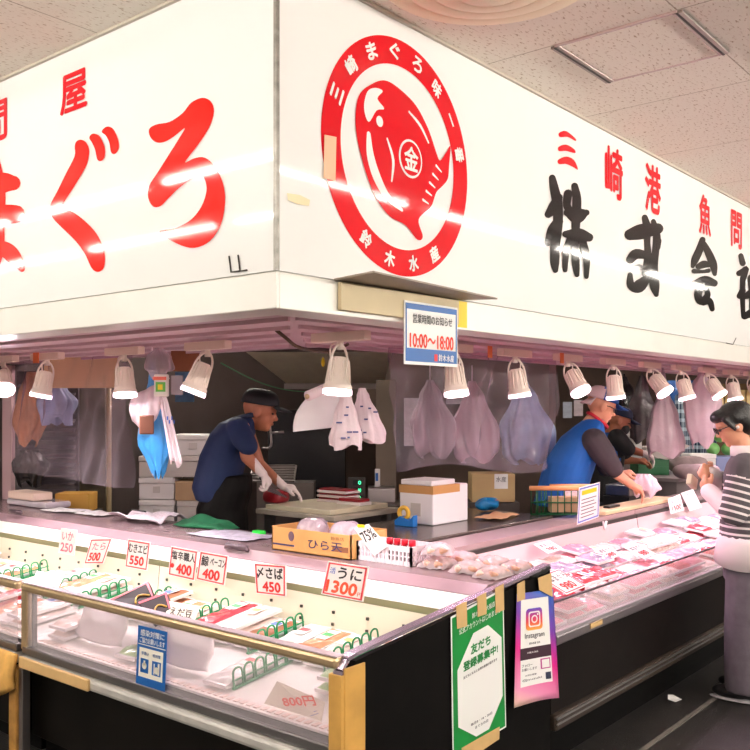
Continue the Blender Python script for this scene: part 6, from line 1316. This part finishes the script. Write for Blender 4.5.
# hanging bags over the side case, checked cloth, tarpaulin and the rack beyond
for px, T, w_, h_, sk, sd, lb, mt, prof in ((663, 7.4, .30, .68, .03, 31, 'pale pink bag hung between the blue cap worker and the checked cloth', PBAG, [(0, .10), (.2, .25), (.55, .75), (.85, 1), (1, .9)]), (702, 7.3, .31, .60, .0, 32, 'wide pale pink bag hung just before the striped shopper', PBAG, [(0, .12), (.2, .55), (.4, 1.), (.7, .85), (1, .5)]), (642, 8.3, .24, .60, 0., 33, 'dark grey bag hung beside the first pale pink bag', mat('dark grey bag', (82, 72, 76), .2, var=.3, vscale=14, bump=.5, bscale=24), [(0, .2), (.2, .5), (.5, 1.), (1, .8)]), (624, 8.6, .26, .45, 0., 34, 'black sheet-like bag hung behind the worker in black', KBAG, [(0, .2), (.3, .7), (.6, 1.), (1, .8)])):
    p = at(px, 374, T=T); p.z = SB - .03; r = root('hanging_bag', lb, 'bag', p); m = MB(); bagmesh(m, (0, 0, 0), w_, .12, h_, prof, 5, .10, VR, sk, sd, 0, .03); m.build('bag_body', mt, r)
    m = MB(); m.tube([V((-.02, 0, .0)), V((-.01, 0, .028)), V((.01, 0, .028)), V((.02, 0, .0))], .005, 6); m.build('bag_loop', mt, r)
def check_mat():
    m = bpy.data.materials.new('checked cloth'); m.use_nodes = True; nt = m.node_tree; b = nt.nodes['Principled BSDF']; b.inputs['Roughness'].default_value = .8
    tc = nt.nodes.new('ShaderNodeTexCoord'); sp = nt.nodes.new('ShaderNodeSeparateXYZ'); nt.links.new(tc.outputs['Generated'], sp.inputs[0]); ad = []
    for ax, sc in ((0, 13), (2, 8)):
        a = nt.nodes.new('ShaderNodeMath'); a.operation = 'MULTIPLY'; a.inputs[1].default_value = sc; f_ = nt.nodes.new('ShaderNodeMath'); f_.operation = 'FRACT'; g = nt.nodes.new('ShaderNodeMath'); g.operation = 'LESS_THAN'; g.inputs[1].default_value = .4
        nt.links.new(sp.outputs[ax], a.inputs[0]); nt.links.new(a.outputs[0], f_.inputs[0]); nt.links.new(f_.outputs[0], g.inputs[0]); ad.append(g)
    s_ = nt.nodes.new('ShaderNodeMath'); s_.operation = 'ADD'; nt.links.new(ad[0].outputs[0], s_.inputs[0]); nt.links.new(ad[1].outputs[0], s_.inputs[1])
    dv = nt.nodes.new('ShaderNodeMath'); dv.operation = 'MULTIPLY'; dv.inputs[1].default_value = .5; nt.links.new(s_.outputs[0], dv.inputs[0])
    rp = nt.nodes.new('ShaderNodeValToRGB'); rp.color_ramp.elements[0].color = (*lin((40, 56, 84)), 1); rp.color_ramp.elements[1].color = (*lin((206, 222, 232)), 1)
    nt.links.new(dv.outputs[0], rp.inputs[0]); nt.links.new(rp.outputs[0], b.inputs['Base Color']); return m
a, b = at(676, 425, T=9.8), at(716, 425, T=9.8); zt, zb_ = at(690, 395, T=9.8).z, at(690, 467, T=9.8).z
m = MB(); m.grid(lambda u, v: V((a.x, a.y, 0)) + (b - a) * u + VF * (.03 * math.sin(17 * u + 1) + .015 * math.sin(31 * u)) + V((0, 0, zt + (zb_ - zt) * v)), 40, 10); one(m, 'hanging_cloth', check_mat(), 'blue and white checked cloth hung behind the wide pink bag', 'cloth', (a.x, a.y, zb_), solid=.004)
a, b = at(664, 425, T=10.2), at(694, 425, T=10.2); m = MB(); m.grid(lambda u, v: V((a.x, a.y, 0)) + (b - a) * u + VF * (.04 * math.sin(11 * u)) + V((0, 0, 1.88 - 1.3 * v)), 24, 8); one(m, 'hanging_tarpaulin', mat('tarp', (24, 72, 130), .5), 'deep blue tarpaulin hung behind the pale bags', 'tarpaulin', (a.x, a.y, .6), solid=.004)
a = at(712, 430, T=10.6); wR = (at(775, 430, T=10.6) - a).dot(VR); r = root('display_rack', 'tan display rack of dried goods beyond the shopper', 'rack', (a.x, a.y, 0))
m = MB(); fbox(m, VF * .25, wR, .03, 1.86); m.build('back_board', mat('rack back', (120, 92, 58), .6), r)
for z in (.35, .8, 1.22, 1.52): m = MB(); fbox(m, V((0, 0, z)), wR, .25, .02); m.build('shelf', mat('rack shelf', (150, 118, 80), .6), r)
TANP = mat('dried pack', (250, 220, 156), .45, var=.2, vscale=12)
m0 = None; k = 0
for z in (1.542, 1.242):
    for i in range(9):
        if m0 is None: mb = MB(); fbox(mb, (0, 0, 0), .062, .04, .24); m0 = mb.build('dried_goods_pack', TANP, None, bev=.006); o = m0
        else: o = m0.copy(); COL.objects.link(o)
        o.location = V((a.x, a.y, z)) + VR * (.012 + i * .083) + VF * (.03 + .02 * (i % 2)); o.rotation_euler = (0, 0, .05 * (i % 3 - 1)); tag(o, 'tan pack of dried goods standing on the rack beyond the shopper', 'pack', 'dried goods packs on the rack')
p = at(716, 468, T=9.0); m = MB(); fbox(m, V((p.x, p.y, 0)), .30, .3, at(716, 457, T=9.).z); one(m, 'blue_tub', mat('tub', (140, 150, 196), .5), 'pale blue tub with green melons beyond the shopper\'s wrist', 'tub', (p.x, p.y, 0), bev=.01)
for i, (px, py, rd) in enumerate(((713, 449, .065), (728, 449, .065), (720, 436, .065))):
    q = at(px, py, T=9.12); m = MB(); m.ball(q, rd); one(m, 'green_melon', mat('melon', (132, 196, 112), .5, var=.3, vscale=12), ('green melon at the near rim of the pale blue tub', 'green melon on the tub, hidden partly by the shopper', 'green melon topmost in the pale blue tub')[i], 'melon', q - V((0, 0, rd)))
for i, (x0_, x1_, y0_, y1_) in enumerate(((563, 572, 402, 418), (574, 583, 400, 416))):
    a, w_, d_, h_ = stackbox(x0_, x1_, y0_, y1_, 7.7, .006); m = MB(); fbox(m, a, w_, d_, h_); one(m, 'wall_mount_notice', mat('note %d' % i, ((170, 178, 190), (196, 188, 190))[i], .6, var=.2, vscale=30), ('bluish notice sheet on the brown wall behind the vest wearer', 'pale notice sheet beside the bluish one behind the vest wearer')[i], 'notice', a)
# paper scrap on the floor
p = at(674, 700, Z=.002); m = MB(); m.add([p + V(q) for q in ((-.03, -.02, 0), (.03, -.03, 0), (.04, .02, .012), (0, .035, .02), (-.035, .02, .006))], [(0, 1, 2, 3, 4)]); one(m, 'paper_scrap', CARDW, 'small white paper scrap on the floor by the shopper\'s shoes', 'scrap', p, solid=.003)

# ================================================================== BEHIND THE LARGE VINYL SHEET
for px, py, T, w_, h_, sd, lb, mt in ((430, 392, 6.6, .30, .55, 41, 'pinkish clear bag bundle hung behind the vinyl sheet under the notice', CBAG), (472, 400, 6.9, .34, .60, 42, 'crumpled pale pink bag behind the middle of the vinyl sheet', PBAG), (524, 398, 7.0, .38, .62, 43, 'large pale blue bag behind the vinyl sheet near the vest wearer', mat('pale blue bag', (0, 0, 0)))):
    p = at(px, py, T=T); p.z = SB - .12; r = root('hanging_bag', lb, 'bag', p); m = MB(); bagmesh(m, (0, 0, 0), w_, .14, h_, [(0, .15), (.2, .5), (.6, 1), (.9, .9), (1, .6)], 6, .16, VR, .06, sd); m.build('bag_body', mt, r)
    m = MB(); m.tube([V((0, 0, 0)), V((0, 0, .12))], .005, 6); m.build('bag_loop', WBAG, r)
for px0, px1, y0, y1, T, nm, lb, mt in ((404, 424, 398, 446, 7.3, 'hanging_calendar', 'pale calendar sheet on the wall behind the vinyl sheet', NEWS), (446, 464, 372, 404, 7.2, 'hanging_clipboard', 'white clipboard sheet behind the vinyl sheet beside the notice', NEWS)):
    a, w_, d_, h_ = stackbox(px0, px1, y0, y1, T, .008); m = MB(); fbox(m, a, w_, d_, h_); one(m, nm, mt, lb, 'sheet', a)
# ================================================================== CAMERA, WORLD
cam = bpy.data.cameras.new('camera'); cam.sensor_width = 36; cam.lens = FL / 750 * 36; cam.shift_y = (HY - 375) / 750; cam.clip_start = .05
co = bpy.data.objects.new('camera', cam); COL.objects.link(co); co.location = (0, 0, EYE); co.rotation_euler = (PI / 2, 0, math.atan2(-CA, SA)); SC.camera = co
w = bpy.data.worlds.new('world'); SC.world = w; w.use_nodes = True
w.node_tree.nodes['Background'].inputs[0].default_value = (.9, .88, .86, 1); w.node_tree.nodes['Background'].inputs[1].default_value = .3
SC.view_settings.view_transform = 'Standard'; SC.view_settings.look = 'None'; SC.view_settings.gamma = 1; SC.view_settings.use_curve_mapping = False
SC.view_settings.exposure = 1.02
SC.cycles.max_bounces = 10; SC.cycles.transparent_max_bounces = 24; SC.cycles.caustics_reflective = False; SC.cycles.caustics_refractive = False
SC.cycles.sample_clamp_indirect = 6
